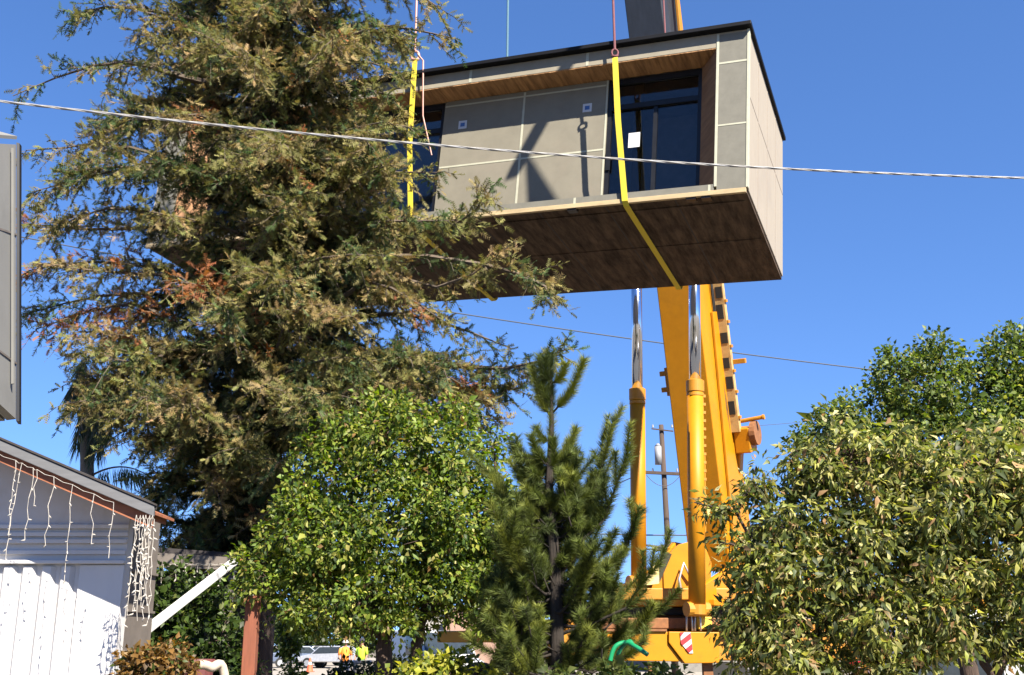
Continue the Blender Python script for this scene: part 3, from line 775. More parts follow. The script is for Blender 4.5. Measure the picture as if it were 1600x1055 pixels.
b = MB(); b.box(-3.6, -3.45, 4.8, 4.95, 0, f0[2] + .01); world_part(b, 'support_post', M['shedgrey'], nb)

# ------------------------------------------------------------------ redwood
RB = np.array([-3.45, 14.2, 0.])
rw_root = empty('redwood_tree', RB, 'tall shaggy redwood with olive and rust brown sprays hiding the left half of the module', 'tree')
rng = np.random.default_rng(5)
RH = 17.0


def tr_c(z): return RB + np.array([.12 * math.sin(z * .35) - .06 * z * .1, .08 * math.sin(z * .5 + 1), z])


b = MB(); zz = np.linspace(0, RH, 26)
b.tube([tr_c(z) for z in zz], [max(.03, .40 * (1 - z / RH) ** .8 + (.18 * math.exp(-z * 2))) for z in zz], 14)
trunk = world_part(b, 'trunk', M['redbark'], rw_root, smooth=True)
paths = []


def limb_path(h, tip, sag=.25, n=9):
    a = tr_c(h); tip = np.array(tip); L = np.linalg.norm(tip - a); q = []
    k1 = rng.normal(size=3) * .07 * L; k2 = rng.normal(size=3) * .04 * L
    for t in np.linspace(0, 1, n):
        p = a * (1 - t) + tip * t + np.array([0, 0, sag * L * .5 * math.sin(math.pi * t)]) + k1 * math.sin(math.pi * t) + k2 * math.sin(2 * math.pi * t)
        q.append(p)
    return np.array(q)


# explicit limbs that give the outline (photo pixel of the tip, distance, attachment drop, density, colour)
tips = [(112, 30, 13.2, .8, .8), (135, 110, 14.6, .9, .6), (170, 190, 13.0, 1.0, .7), (20, 150, 13.6, 1.2, .35), (40, 235, 14.0, 1.0, .5), (50, 300, 13.0, 1.2, .8), (45, 350, 14.3, 1.0, .8),
        (35, 425, 13.4, .2, .8), (45, 490, 14.0, .3, 1), (55, 515, 13.2, .2, .9), (110, 520, 12.6, .2, .9), (105, 630, 13.0, .0, 1), (130, 590, 13.8, .1, 1.2), (170, 560, 12.2, .2, 1), (165, 655, 12.8, 0, .8),
        (230, 20, 13.0, .6, .9), (250, 250, 12.2, .6, 1), (230, 330, 12.0, .6, 1), (240, 740, 13.5, -.3, 1), (250, 800, 13.0, -.3, 1), (225, 690, 13.0, -.2, 1), (265, 850, 13.6, -.5, 1),
        (718, 62, 13.6, .4, .55), (690, 15, 13.0, .4, .6), (635, 120, 13.4, .5, .8), (765, 300, 12.4, 1.3, .7), (715, 345, 12.0, .9, .8), (795, 385, 12.0, 1., .6), (858, 462, 11.6, 1.1, .6),
        (885, 545, 12.0, 1.3, .55), (800, 545, 12.6, .8, .5), (810, 610, 12.8, .7, .7), (780, 660, 13.2, .5, .9), (720, 600, 12.4, .5, .9), (690, 500, 12.0, .4, .8), (640, 560, 11.6, .4, 1.1), (600, 400, 11.4, .5, 1.1), (560, 500, 11.2, .3, 1.1),
        (480, 610, 11.0, .2, 1.2), (400, 600, 11.0, .2, 1.2), (300, 610, 11.4, .2, 1.2), (220, 620, 11.8, .2, 1.2), (350, 470, 11.0, .4, 1.1), (280, 440, 11.4, .4, 1.1), (450, 440, 11.0, .4, 1.1),
        (480, 300, 11.2, .5, 1.1), (560, 200, 11.4, .6, 1.1), (430, 220, 11.2, .6, 1.1), (350, 230, 11.4, .6, 1.0), (600, 260, 11.8, .6, 1.1), (620, 60, 12.0, .6, 1), (520, 60, 11.6, .6, 1.1), (400, 90, 11.6, .7, 1), (330, 60, 12.2, .6, 1), (630, 340, 12.4, .6, 1.), (690, 270, 12.6, 1.2, .6), (645, 200, 13.0, .8, .9), (612, 150, 13.2, .7, 1.), (600, 190, 12.4, .7, 1.1), (600, 250, 12., .6, 1.1), (270, 700, 12.4, .1, 1.2), (330, 760, 12.4, -.2, 1.2), (420, 800, 12.2, -.4, 1.2), (300, 840, 13., -.5, 1.1), (370, 700, 11.8, 0, 1.2), (190, 640, 12.6, 0, 1.2), (700, 560, 11.8, .5, 1.1), (745, 625, 12.2, .5, 1.1), (655, 600, 11.8, .4, 1.1), (690, 650, 12.6, .4, 1.1), (610, 610, 11.6, .3, 1.2), (540, 620, 11.4, .3, 1.2), (770, 575, 12.6, .8, .8), (570, 560, 11.4, .4, 1.1), (440, 720, 11.8, 0, 1.1)]
for px, py, y, dr, dn in tips:
    tip = U(px, py, y); h = min(max(tip[2] + dr * rng.uniform(.5, 1.2) * .5 - .1, 1.4), RH - .5)
    paths.append((limb_path(h, tip, .12), dn, 9. if (px, py) in ((35, 425), (55, 515), (280, 440)) else rng.random()))
# limbs around the rest of the trunk
for h in np.arange(2.3, 16.6, .125):
    a = rng.uniform(0, 2 * math.pi); L = (3.1 if h < 12 else 3.1 * (RH - h + .6) / 5.6) * rng.uniform(.55, 1.0)
    if h < 3.0: L *= .8
    tip = tr_c(h) + np.array([math.cos(a) * L, math.sin(a) * L, rng.uniform(-.9, .1)])
    if 5.6 < h < 11 and tip[0] > -1.55 and tip[1] < 16: tip[:2] = tr_c(h)[:2] + (tip[:2] - tr_c(h)[:2]) * .68
    tip[2] = max(tip[2], 1.9)
    if h < 5.0 and tip[0] < -4.75: tip[:2] = tr_c(h)[:2] + (tip[:2] - tr_c(h)[:2]) * (1.3 / (-3.45 - tip[0]))
    paths.append((limb_path(h, tip, .22), 1.0, rng.random()))
for h in np.arange(2.0, 12.5, .13):          # short inner shoots round the trunk
    a = rng.uniform(math.pi, 2 * math.pi); L = rng.uniform(.5, 1.2)
    paths.append((limb_path(h, tr_c(h) + np.array([math.cos(a) * L, math.sin(a) * L, rng.uniform(-.3, .5)]), .1), 1.1, rng.random()))
b = MB(); SP = []; SD_ = []; SC_ = []; SL = []; SS = []
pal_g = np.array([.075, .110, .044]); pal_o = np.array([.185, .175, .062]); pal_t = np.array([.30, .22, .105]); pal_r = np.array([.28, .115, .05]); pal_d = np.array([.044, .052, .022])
for q, dn, cr in paths:
    L = np.linalg.norm(q[-1] - q[0]); r0 = .012 + .013 * L
    b.tube(q, list(np.linspace(r0, .006, len(q))), 5, False)
    ns = int(L * 20 * dn) + 4
    for k in range(ns):
        t = .16 + .84 * (k + rng.random()) / ns; i = min(int(t * 8), 7); f = t * 8 - i
        p = q[i] * (1 - f) + q[i + 1] * f; d = nrm(q[i + 1] - q[i])
        side = nrm(np.cross(d, (0, 0, 1))) * (1 if rng.random() < .5 else -1)
        sd = nrm(d * rng.uniform(.2, 1.) + side * rng.uniform(.1, 1.) + np.array([0, 0, rng.uniform(-1., .55)]))
        ln = rng.uniform(.22, .62) * (1.15 - .45 * t)
        e = p + sd * ln + np.array([0, 0, -.12 * ln])
        b.tube([p, (p + e) / 2 + [0, 0, .03], e], [.006, .005, .003], 3, False)
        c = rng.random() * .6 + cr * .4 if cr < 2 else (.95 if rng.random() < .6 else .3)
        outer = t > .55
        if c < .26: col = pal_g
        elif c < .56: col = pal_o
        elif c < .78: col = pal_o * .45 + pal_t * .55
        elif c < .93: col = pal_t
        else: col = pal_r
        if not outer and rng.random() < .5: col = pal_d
        m = int(ln / .032) + 2
        ss = rng.random(m)
        tt = np.linspace(.08, 1, m)
        P = p[None] * (1 - tt[:, None]) + e[None] * tt[:, None] + np.array([0, 0, .03]) * np.sin(np.pi * tt)[:, None]
        sdv = nrm(np.cross(sd, (0, 0, 1)))
        D = sd[None] * rng.uniform(.2, .8, (m, 1)) + nrm(rng.normal(size=(m, 3))) * .8 + sdv[None] * np.where(np.arange(m) % 2, 1, -1)[:, None] * .35 + np.array([0, 0, -.12])
        D[-1] = sd
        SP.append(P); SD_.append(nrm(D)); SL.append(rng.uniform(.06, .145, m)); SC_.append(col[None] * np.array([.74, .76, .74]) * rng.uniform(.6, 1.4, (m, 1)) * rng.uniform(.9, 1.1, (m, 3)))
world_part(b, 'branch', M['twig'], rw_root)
SP = np.concatenate(SP); SD_ = np.concatenate(SD_); SL = np.concatenate(SL); SC_ = np.concatenate(SC_); n = len(SP)
print('redwood sprays', n)
N = nrm(np.array([0, -.3, .8]) + rng.normal(size=(n, 3)) * .7); S = nrm(np.cross(SD_, N)); N = np.cross(S, SD_)
V = []; T = []
K = 5
for k in range(K):
    for sg in (-1, 1):
        f = (k + .5) / K; ll = (.42 - .26 * abs(f - .35)) * SL[:, None]
        base = SP + SD_ * SL[:, None] * f
        tipv = base + (SD_ * .62 + S * sg * .8 + N * rng.uniform(-.35, .25, (n, 1))) * ll
        hw = .0075
        V += [base - SD_ * hw, base + SD_ * hw * 1.6, tipv]; T.append((len(V) - 3, len(V) - 2, len(V) - 1))
V += [SP - S * .004, SP + S * .004, SP + SD_ * SL[:, None] * 1.22]; T.append((len(V) - 3, len(V) - 2, len(V) - 1))
V = np.stack(V, 1)
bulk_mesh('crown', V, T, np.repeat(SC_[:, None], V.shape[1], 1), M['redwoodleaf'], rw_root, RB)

# ------------------------------------------------------------------ citrus tree
cy = 9.6
pal = [((.15, .235, .028), 4), ((.22, .29, .04), 3.4), ((.36, .38, .07), 2.), ((.055, .10, .02), 3.2), ((.50, .46, .14), .5), ((.24, .14, .05), .3)]
st = [([U(606, 1075, cy) * [1, 1, 0] + [0, 0, 0], U(600, 1010, cy), U(585, 960, cy), U(560, 880, cy), U(545, 760, cy)], .085, .02),
      ([U(640, 1100, cy + .1) * [1, 1, 0], U(652, 1020, cy), U(664, 960, cy), U(680, 880, cy), U(690, 780, cy)], .06, .02),
      ([U(588, 965, cy), U(500, 905, cy - .1), U(440, 880, cy)], .04, .012), ([U(664, 955, cy), U(740, 900, cy), U(790, 850, cy)], .04, .012)]
ells = [E(600, 820, cy, (.75, .8, .62)), E(500, 850, cy - .1, (.5, .55, .42)), E(700, 800, cy, (.55, .7, .55)), E(610, 700, cy, (.45, .5, .38)), E(540, 720, cy + .1, (.4, .4, .42)), E(690, 700, cy + .1, (.42, .45, .33)), E(420, 905, cy - .1, (.32, .4, .17)),
        E(560, 935, cy - .2, (.6, .6, .30)), E(700, 900, cy, (.45, .5, .33)), E(780, 850, cy, (.36, .4, .42)), E(600, 640, cy + .2, (.24, .3, .12)), E(490, 715, cy, (.1, .12, .16)), E(455, 790, cy, (.12, .15, .14)), E(720, 645, cy, (.14, .2, .12)), E(530, 655, cy, (.09, .1, .12)), E(785, 760, cy, (.2, .2, .3)), E(825, 830, cy + .1, (.22, .3, .3)), E(840, 910, cy + .1, (.22, .3, .25)), E(770, 700, cy + .1, (.12, .15, .14)), E(640, 975, cy - .1, (.3, .3, .1)), E(400, 880, cy, (.14, .15, .08)), E(770, 940, cy, (.35, .4, .28)), E(480, 930, cy, (.3, .4, .25))]
broadleaf('citrus_tree', 'bushy bright green citrus tree in the middle, before the redwood', 'tree', st, ells, 1080, 46, .054, .028, pal, .12, 21, twig=.008, shell=.5)

# ------------------------------------------------------------------ variegated shrub on the right and the darker tree behind it
vy = 6.0
pal = [((.44, .43, .11), 3.2), ((.62, .58, .26), 1.6), ((.20, .235, .05), 3.2), ((.07, .10, .03), 3.2), ((.46, .28, .13), .8), ((.32, .36, .06), 2)]
st = [([U(1560, 1150, vy) * [1, 1, 0], U(1555, 1060, vy), U(1500, 960, vy), U(1450, 840, vy)], .034, .012), ([U(1555, 1055, vy), U(1600, 970, vy), U(1590, 800, vy)], .03, .012),
      ([U(1380, 1180, vy + .2) * [1, 1, 0], U(1375, 1040, vy + .2), U(1340, 900, vy + .1), U(1320, 760, vy)], .04, .012), ([U(1370, 1030, vy + .2), U(1250, 940, vy), U(1170, 830, vy)], .025, .008),
      ([U(1300, 990, vy + .1), U(1210, 1000, vy), U(1160, 960, vy)], .016, .006), ([U(1210, 900, vy), U(1150, 800, vy), U(1085, 785, vy)], .012, .004)]
ells = [E(1330, 860, vy, (.46, .5, .42)), E(1470, 800, vy, (.5, .55, .36)), E(1230, 830, vy, (.26, .35, .32)), E(1185, 900, vy, (.2, .3, .26)), E(1330, 712, vy, (.22, .3, .2)), E(1420, 730, vy, (.26, .3, .2)), E(1570, 840, vy, (.4, .5, .38)), E(1560, 730, vy, (.3, .4, .2)),
        E(1200, 990, vy, (.24, .3, .2)), E(1340, 975, vy, (.3, .4, .22)), E(1460, 920, vy, (.34, .4, .25)), E(1580, 960, vy, (.25, .3, .15)), E(1270, 740, vy, (.16, .25, .16)), E(1130, 790, vy, (.11, .15, .05)), E(1150, 950, vy - .1, (.08, .12, .12)), E(1240, 1040, vy, (.2, .3, .12)), E(1380, 1050, vy, (.15, .3, .1)), E(1500, 985, vy, (.22, .3, .1)), E(1590, 1010, vy, (.2, .3, .1)), E(1440, 1010, vy, (.16, .25, .1)), E(1175, 760, vy, (.06, .1, .07)), E(1125, 850, vy, (.05, .1, .09))]
broadleaf('variegated_shrub', 'large yellow variegated shrub with drooping leaves at the right', 'shrub', st, ells, 1450, 26, .056, .0185, pal, .075, 31, twig=.0045, shell=.22, droop=.32, fold=.3, up=.2, ragged=.2, jitter=.4, variegate=((.05, .075, .022), .35))
gy = 11.5
pal = [((.12, .18, .035), 4), ((.19, .26, .045), 3), ((.06, .10, .022), 2.6), ((.34, .36, .08), 1.8)]
st = [([U(1500, 1000, gy) * [1, 1, 0], U(1505, 850, gy), U(1500, 700, gy), U(1480, 600, gy)], .11, .03), ([U(1502, 800, gy), U(1580, 680, gy), U(1590, 590, gy)], .05, .02)]
ells = [E(1440, 610, gy, (.5, .6, .42)), E(1400, 580, gy, (.25, .3, .22)), E(1470, 560, gy, (.28, .4, .25)), E(1585, 570, gy, (.4, .5, .33)), E(1550, 640, gy, (.6, .7, .5)), E(1480, 720, gy, (.9, .9, .6)), E(1600, 720, gy, (.7, .8, .8)), E(1340, 720, gy, (.35, .5, .3)), E(1260, 690, gy + 1, (.2, .3, .12)), E(1590, 530, gy, (.2, .25, .12)), E(1400, 660, gy, (.4, .4, .35)), E(1330, 690, gy, (.35, .4, .25)), E(1310, 650, gy, (.2, .25, .16)), E(1275, 680, gy, (.16, .2, .14))]
broadleaf('leafy_tree', 'dense mid green leafy tree rising behind the variegated shrub', 'tree', st, ells, 760, 46, .058, .034, pal, .13, 41, twig=.009, shell=.5)

# ------------------------------------------------------------------ young pine
py_ = 7.2
pine = empty('pine_tree', U(872, 1100, py_) * [1, 1, 0], 'young dark green pine with upright brush like shoots before the crane', 'tree')
PB = np.array(pine.location); rng = np.random.default_rng(77)
tb = U(872, 1055, py_); tt_ = U(860, 575, py_); tr = [np.array([tb[0] + .02, py_, 0]), tb, U(868, 900, py_), U(858, 760, py_), U(862, 660, py_), tt_]
b = MB(); b.tube(tr, [.06, .047, .04, .028, .016, .006], 8)
shoots = []          # (points, density)


def trunk_at(py):
    for a_, c_, pa, pc in ((tr[1], tr[2], 1055, 900), (tr[2], tr[3], 900, 760), (tr[3], tr[4], 760, 660), (tr[4], tr[5], 660, 575)):
        if pc <= py <= pa: t = (pa - py) / (pa - pc); return a_ * (1 - t) + c_ * t
    return tr[1]


def branch(a, e, r=.012, nsub=6, sub=(.1, .24), bare=.25):
    a = np.array(a); e = np.array(e); L = np.linalg.norm(e - a)
    q = [a * (1 - t) + e * t + np.array([0, 0, -.16 * L * math.sin(math.pi * t)]) + rng.normal(size=3) * .02 * L for t in np.linspace(0, 1, 6)]
    b.tube(q, list(np.linspace(r, .004, 6)), 5)
    shoots.append((q[3:], 1.))
    d = nrm(e - a)
    for k in range(nsub):
        t = bare + (1 - bare) * (k + rng.random()) / nsub; i = min(int(t * 5), 4); f = t * 5 - i; p = q[i] * (1 - f) + q[i + 1] * f
        dd = nrm(d * .5 + nrm(rng.normal(size=3)) * .65 + np.array([0, 0, .75])); l = rng.uniform(*sub)
        m = p + dd * l * .5; z = p + dd * l + np.array([0, 0, .1 * l])
        b.tube([p, m, z], [.005, .004, .003], 4); shoots.append(([p, m, z], 1.))


# leader and candles
shoots.append(([trunk_at(640), trunk_at(610), tt_, U(860, 552, py_)], 2.))
shoots.append(([trunk_at(700), trunk_at(670), trunk_at(640)], 1.))
for (s, e) in (((860, 655), (832, 572)), ((858, 640), (843, 556)), ((866, 648), (913, 562)), ((864, 600), (884, 568)), ((862, 600), (852, 560)), ((858, 690), (838, 668)), ((862, 740), (900, 670)), ((858, 730), (830, 680)), ((858, 740), (865, 685)), ((862, 720), (890, 690))):
    a = trunk_at(s[1]); z = U(e[0], e[1], py_ + rng.uniform(-.1, .1)); m = (a + z) / 2 + np.array([.02 * np.sign(z[0] - a[0]), 0, -.03]); b.tube([a, m, z], [.008, .006, .004], 5); shoots.append(([a * .7 + m * .3, m, z], 2.4))
for py0, e, ns in ((930, (965, 655), 9), (900, (945, 690), 8), (880, (985, 700), 8), (1000, (1005, 790), 8), (980, (1040, 880), 9), (1010, (1030, 950), 9), (1040, (990, 1000), 8), (900, (772, 800), 7), (960, (775, 905), 7), (850, (770, 740), 7), (880, (925, 760), 7), (800, (800, 700), 7), (800, (905, 755), 7), (1000, (775, 985), 7), (1040, (800, 1030), 7), (1050, (900, 1030), 8), (960, (830, 860), 7), (960, (930, 850), 8), (1000, (880, 920), 7), (930, (790, 850), 8), (780, (830, 720), 5), (790, (900, 745), 6), (1020, (960, 930), 8), (980, (790, 930), 6)):
    branch(trunk_at(py0), U(e[0], e[1], py_ + rng.uniform(-.45, .35)), .013, ns)
for py0 in range(800, 1055, 22):
    for k in range(3):
        a = rng.uniform(-.45, 3.6); L = .22 + .42 * (py0 - 800) / 255; s = trunk_at(py0)
        branch(s, s + np.array([math.cos(a) * L * .9, math.sin(a) * L, rng.uniform(.02, .3)]), .009, 5, (.08, .2))
for k in range(250):                         # dense short tufts through the body
    py0 = rng.uniform(740, 1050); s = trunk_at(py0); R_ = .11 + .36 * (py0 - 740) / 310; a = rng.uniform(-1.15, 4.3); q = rng.random() ** .6
    p = s + np.array([math.cos(a) * R_ * q * 1.05, math.sin(a) * R_ * q * .9, rng.uniform(-.05, .15)]); d = nrm(np.array([math.cos(a) * .8, math.sin(a) * .8, .9]) + rng.normal(size=3) * .5) * rng.uniform(.07, .15)
    b.tube([p - d * .6, p, p + d], [.005, .004, .003], 4); shoots.append(([p, p + d * .5, p + d], 1.))
V = []; cc = []
for pts, dn in shoots:
    pts = [np.array(p) for p in pts]; L = sum(np.linalg.norm(y - x) for x, y in zip(pts[:-1], pts[1:])); n = int(L * 2300 * dn) + 50
    t = rng.random(n) * (len(pts) - 1); i = np.minimum(t.astype(int), len(pts) - 2); f = (t - i)[:, None]; A = np.array(pts)
    P = A[i] * (1 - f) + A[i + 1] * f; ax = nrm(A[i + 1] - A[i]); rad = rng.normal(size=(n, 3)); rad = nrm(rad - ax * (rad * ax).sum(1, keepdims=True))
    D = nrm(ax * rng.uniform(.5, 1.15, (n, 1)) + rad); L_ = rng.uniform(.045, .078, (n, 1)) * (1.0 if dn < 1.5 else 1.05)
    S = nrm(np.cross(D, rng.normal(size=(n, 3)))) * .0016
    V.append(np.stack([P - S, P + S, P + D * L_], 1))
    base = np.array([.075, .095, .022]) if rng.random() < .5 else (np.array([.13, .145, .03]) if rng.random() < .6 else np.array([.04, .055, .016]))
    c = base * np.array([.72, .74, .6]) * rng.uniform(.7, 1.35, (n, 1)) * (1 + .5 * (t / (len(pts) - 1)) ** 2)[:, None]; cc.append(np.repeat(c[:, None], 3, 1))
world_part(b, 'trunk', mat('pine bark', (.022, .016, .012), .95, var=.5, scale=14, stretch=(3, 3, .4), bump=.8), pine, smooth=True)
bulk_mesh('crown', np.concatenate(V), [(0, 1, 2)], np.concatenate(cc), M['needle'], pine, PB)

# ------------------------------------------------------------------ palm behind the shed
pl = empty('palm_tree', U(176, 745, 19) * [1, 1, 0], 'palm with long hanging grey green fronds behind the shed roof', 'palm')
PLB = np.array(pl.location); top = U(160, 612, 19)
b = MB(); b.tube([PLB, U(136, 750, 19) * [1, 1, 1], U(136, 690, 19), U(140, 600, 19)], [.2, .12, .11, .12], 12); world_part(b, 'trunk', M['palmbark'], pl, smooth=True)
V = []; cc = []; b = MB(); rng = np.random.default_rng(8); top = U(140, 598, 19)
ends = [(105, 640, 18.6), (120, 690, 18.5), (150, 705, 18.5), (170, 680, 18.7), (180, 640, 18.8), (110, 610, 19.2), (240, 750, 18.5), (140, 715, 18.7), (190, 600, 19.3), (130, 560, 19.4), (160, 700, 19.3), (125, 700, 19.3), (215, 650, 19.), (152, 690, 18.4)]
for j, (ex, ey, yy) in enumerate(ends):
    e = U(ex, ey, yy)
    if j == 6: q0 = U(140, 745, 19); m = U(195, 712, 18.8)
    else: q0 = top; m = (top + e) / 2 + np.array([(e[0] - top[0]) * .35, 0, .22])
    q = [q0 * (1 - t) ** 2 + 2 * m * t * (1 - t) + e * t * t for t in np.linspace(0, 1, 12)]
    b.tube(q, list(np.linspace(.022, .006, 12)), 5)
    n = 150; t = .12 + .88 * rng.random(n); ti = np.minimum((t * 11).astype(int), 10); f = (t * 11 - ti)[:, None]; A = np.array(q)
    P = A[ti] * (1 - f) + A[ti + 1] * f; ax = nrm(A[ti + 1] - A[ti]); sd = nrm(np.cross(ax, (0, 0, 1.))) * np.where(rng.random(n) < .5, 1, -1)[:, None]
    D = nrm(sd * .28 + ax * .25 + np.array([0, 0, -1.]) + rng.normal(size=(n, 3)) * .12); N_ = nrm(rng.normal(size=(n, 3)) + sd)
    L = rng.uniform(.3, .62, n) * (1 - .4 * abs(t - .5)); V.append(leaf_verts(P, D, N_, L, np.full(n, .011), .05)); c = pick([((.06, .09, .045), 3), ((.10, .13, .07), 2), ((.13, .12, .07), 1)], n, rng)
    cc.append(np.repeat(c[:, None], 5, 1))
world_part(b, 'frond_stalk', M['twig'], pl); bulk_mesh('frond', np.concatenate(V), LEAF_T, np.concatenate(cc), M['leaf'], pl, PLB)

# ------------------------------------------------------------------ low shrubs
def bush(name, label, cat, ells, nclump, per, L, W, pal, cr, seed, **k):
    c = np.mean([e[0] for e in ells], 0)
    st = [([np.array([c[0], c[1], 0]), np.array([c[0] + .02, c[1], c[2] * .6]), c], .03, .012)]
    return broadleaf(name, label, cat, st, ells, nclump, per, L, W, pal, cr, seed, twig=.006, **k)


G = [((.05, .095, .018), 3), ((.085, .14, .025), 3), ((.03, .05, .014), 3), ((.15, .18, .04), .6)]
bush('hedge', 'dark green leafy hedge under the carport beside the shed', 'hedge', [E(230, 960, 12.2, (.5, .3, .5)), E(310, 960, 12.2, (.5, .3, .5)), E(262, 1060, 12, (.7, .4, .6)), E(345, 1000, 12, (.35, .3, .6)), E(230, 920, 12.1, (.3, .25, .25)), E(330, 1080, 12, (.5, .4, .5))], 330, 30, .075, .042, G, .14, 51)
bush('brown_bush', 'clipped bush with dry brown leaves at the foot of the shed', 'bush', [E(225, 1040, 8.4, (.16, .2, .16)), E(265, 1040, 8.4, (.17, .2, .16)), E(240, 1075, 8.4, (.32, .3, .2)), E(205, 1060, 8.4, (.12, .2, .12))], 110, 30, .05, .03, [((.24, .13, .035), 4), ((.34, .21, .07), 2), ((.12, .07, .025), 2), ((.09, .13, .03), 1.6)], .06, 52)
bush('yellow_green_bush', 'low sunlit yellow green bush below the citrus tree', 'bush', [E(700, 1050, 7.6, (.22, .25, .14)), E(770, 1040, 7.6, (.2, .25, .11)), E(650, 1068, 7.6, (.14, .2, .10)), E(820, 1050, 7.6, (.2, .25, .10)), E(740, 1080, 7.6, (.42, .3, .16)), E(600, 1090, 7.7, (.3, .3, .15))], 150, 30, .05, .032, [((.40, .42, .05), 3), ((.52, .50, .08), 2), ((.2, .26, .04), 2.5), ((.08, .12, .03), 1)], .06, 53)
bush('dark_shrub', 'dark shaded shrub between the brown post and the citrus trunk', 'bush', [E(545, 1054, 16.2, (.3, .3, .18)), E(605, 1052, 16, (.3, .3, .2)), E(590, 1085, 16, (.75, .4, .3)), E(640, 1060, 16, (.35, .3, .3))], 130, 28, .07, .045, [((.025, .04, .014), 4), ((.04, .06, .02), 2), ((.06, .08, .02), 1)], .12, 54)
bush('slim_shrub', 'narrow light green shrub right of the redwood trunk', 'bush', [E(455, 1030, 15.5, (.08, .15, .25)), E(450, 1000, 15.5, (.12, .15, .2)), E(458, 1070, 15.5, (.12, .15, .25))], 50, 26, .06, .04, [((.10, .16, .03), 3), ((.16, .2, .04), 2), ((.05, .08, .02), 1)], .09, 55)
bush('shrub_sprig', 'low green sprigs growing round the green hose below the pine', 'bush', [E(880, 1065, 6.6, (.14, .14, .05)), E(970, 1060, 6.6, (.12, .12, .05)), E(1035, 1065, 6.6, (.12, .12, .05))], 40, 24, .05, .03, [((.09, .13, .03), 3), ((.16, .19, .05), 2)], .05, 56)

# ------------------------------------------------------------------ street behind
bt = [(470, 985, 95, 'round green street tree far behind the parked cars', 2.6), (560, 978, 105, 'dark green street tree far behind the two workers', 3.0), (800, 965, 110, 'broad street tree far behind the pine', 3.6), (930, 968, 85, 'street tree far behind the left crane ram', 2.4), (1210, 955, 75, 'street tree far behind the crane, right of the boom', 2.8), (1330, 960, 90, 'street tree far behind the variegated shrub', 3.4), (380, 970, 100, 'street tree far behind the redwood trunk', 3.2)]
pal = [((.06, .09, .025), 3), ((.09, .13, .03), 2), ((.04, .06, .02), 2)]
for j, (px, py, y, lab, r) in enumerate(bt):
    c = U(px, py, y); el = [(c, np.array([r, r, r * .75])), (c + [r * .5, 0, r * .35], np.array([r * .55] * 3)), (c + [-r * .55, 0, r * .15], np.array([r * .5] * 3)), (c + [0, 0, -r * .4], np.array([r * .8, r * .8, r * .5]))]
    broadleaf('street_tree', lab, 'tree', [([np.array([c[0], y, 0]), np.array([c[0] + .1, y, c[2] * .6]), c], .25, .08)], el, 150, 22, .42, .3, pal, .7, 100 + j, twig=.03, group='street trees beyond the crane')

bl = empty('white_building', (-9, 68, 0), 'low white building wall seen under the citrus tree', 'building')
a = U(630, 958, 66)[0]; c = U(705, 958, 66)[0]; zt = U(660, 958, 66)[2]
world_part(MB().box(a, c, 66, 74, 0, zt), 'wall', M['bldwhite'], bl, bevel=.02); world_part(MB().box(a - .2, c + .2, 65.8, 74.2, zt + .002, zt + .25), 'roof_edge', M['shedgrey'], bl)
world_part(MB().box(a + .5, a + 1.5, 65.96, 66.0 - .005, .9, 1.9), 'window', M['carglass'], bl)
bl = empty('brown_building', (-3, 62, 0), 'low brown stucco building seen left of the pine', 'building')
a = U(696, 952, 60)[0]; c = U(790, 952, 60)[0]; zt = U(715, 952, 60)[2]
world_part(MB().box(a, c, 60, 68, 0, zt), 'wall', M['pink'], bl); world_part(MB().box(a - .15, c + .15, 59.8, 68.2, zt + .002, zt + .2), 'roof_edge', M['bldwhite'], bl); world_part(MB().box(a - .01, c, 59.94, 59.995, 1.9, 2.15), 'wall_band', M['bldwhite'], bl)
bl = empty('warehouse', (20, 70, 0), 'long pale low building far behind the variegated shrub', 'building')
world_part(MB().box(8, 40, 66, 80, 0, 3.4), 'wall', mat('weathered stucco', (.2, .19, .17), .9), bl); world_part(MB().box(7.8, 40.2, 65.8, 80.2, 3.402, 3.7), 'roof_edge', M['shedgrey'], bl)
for k in range(5): world_part(MB().box(10 + k * 6, 12 + k * 6, 65.94, 65.995, 1, 2.4), 'window', M['carglass'], bl)


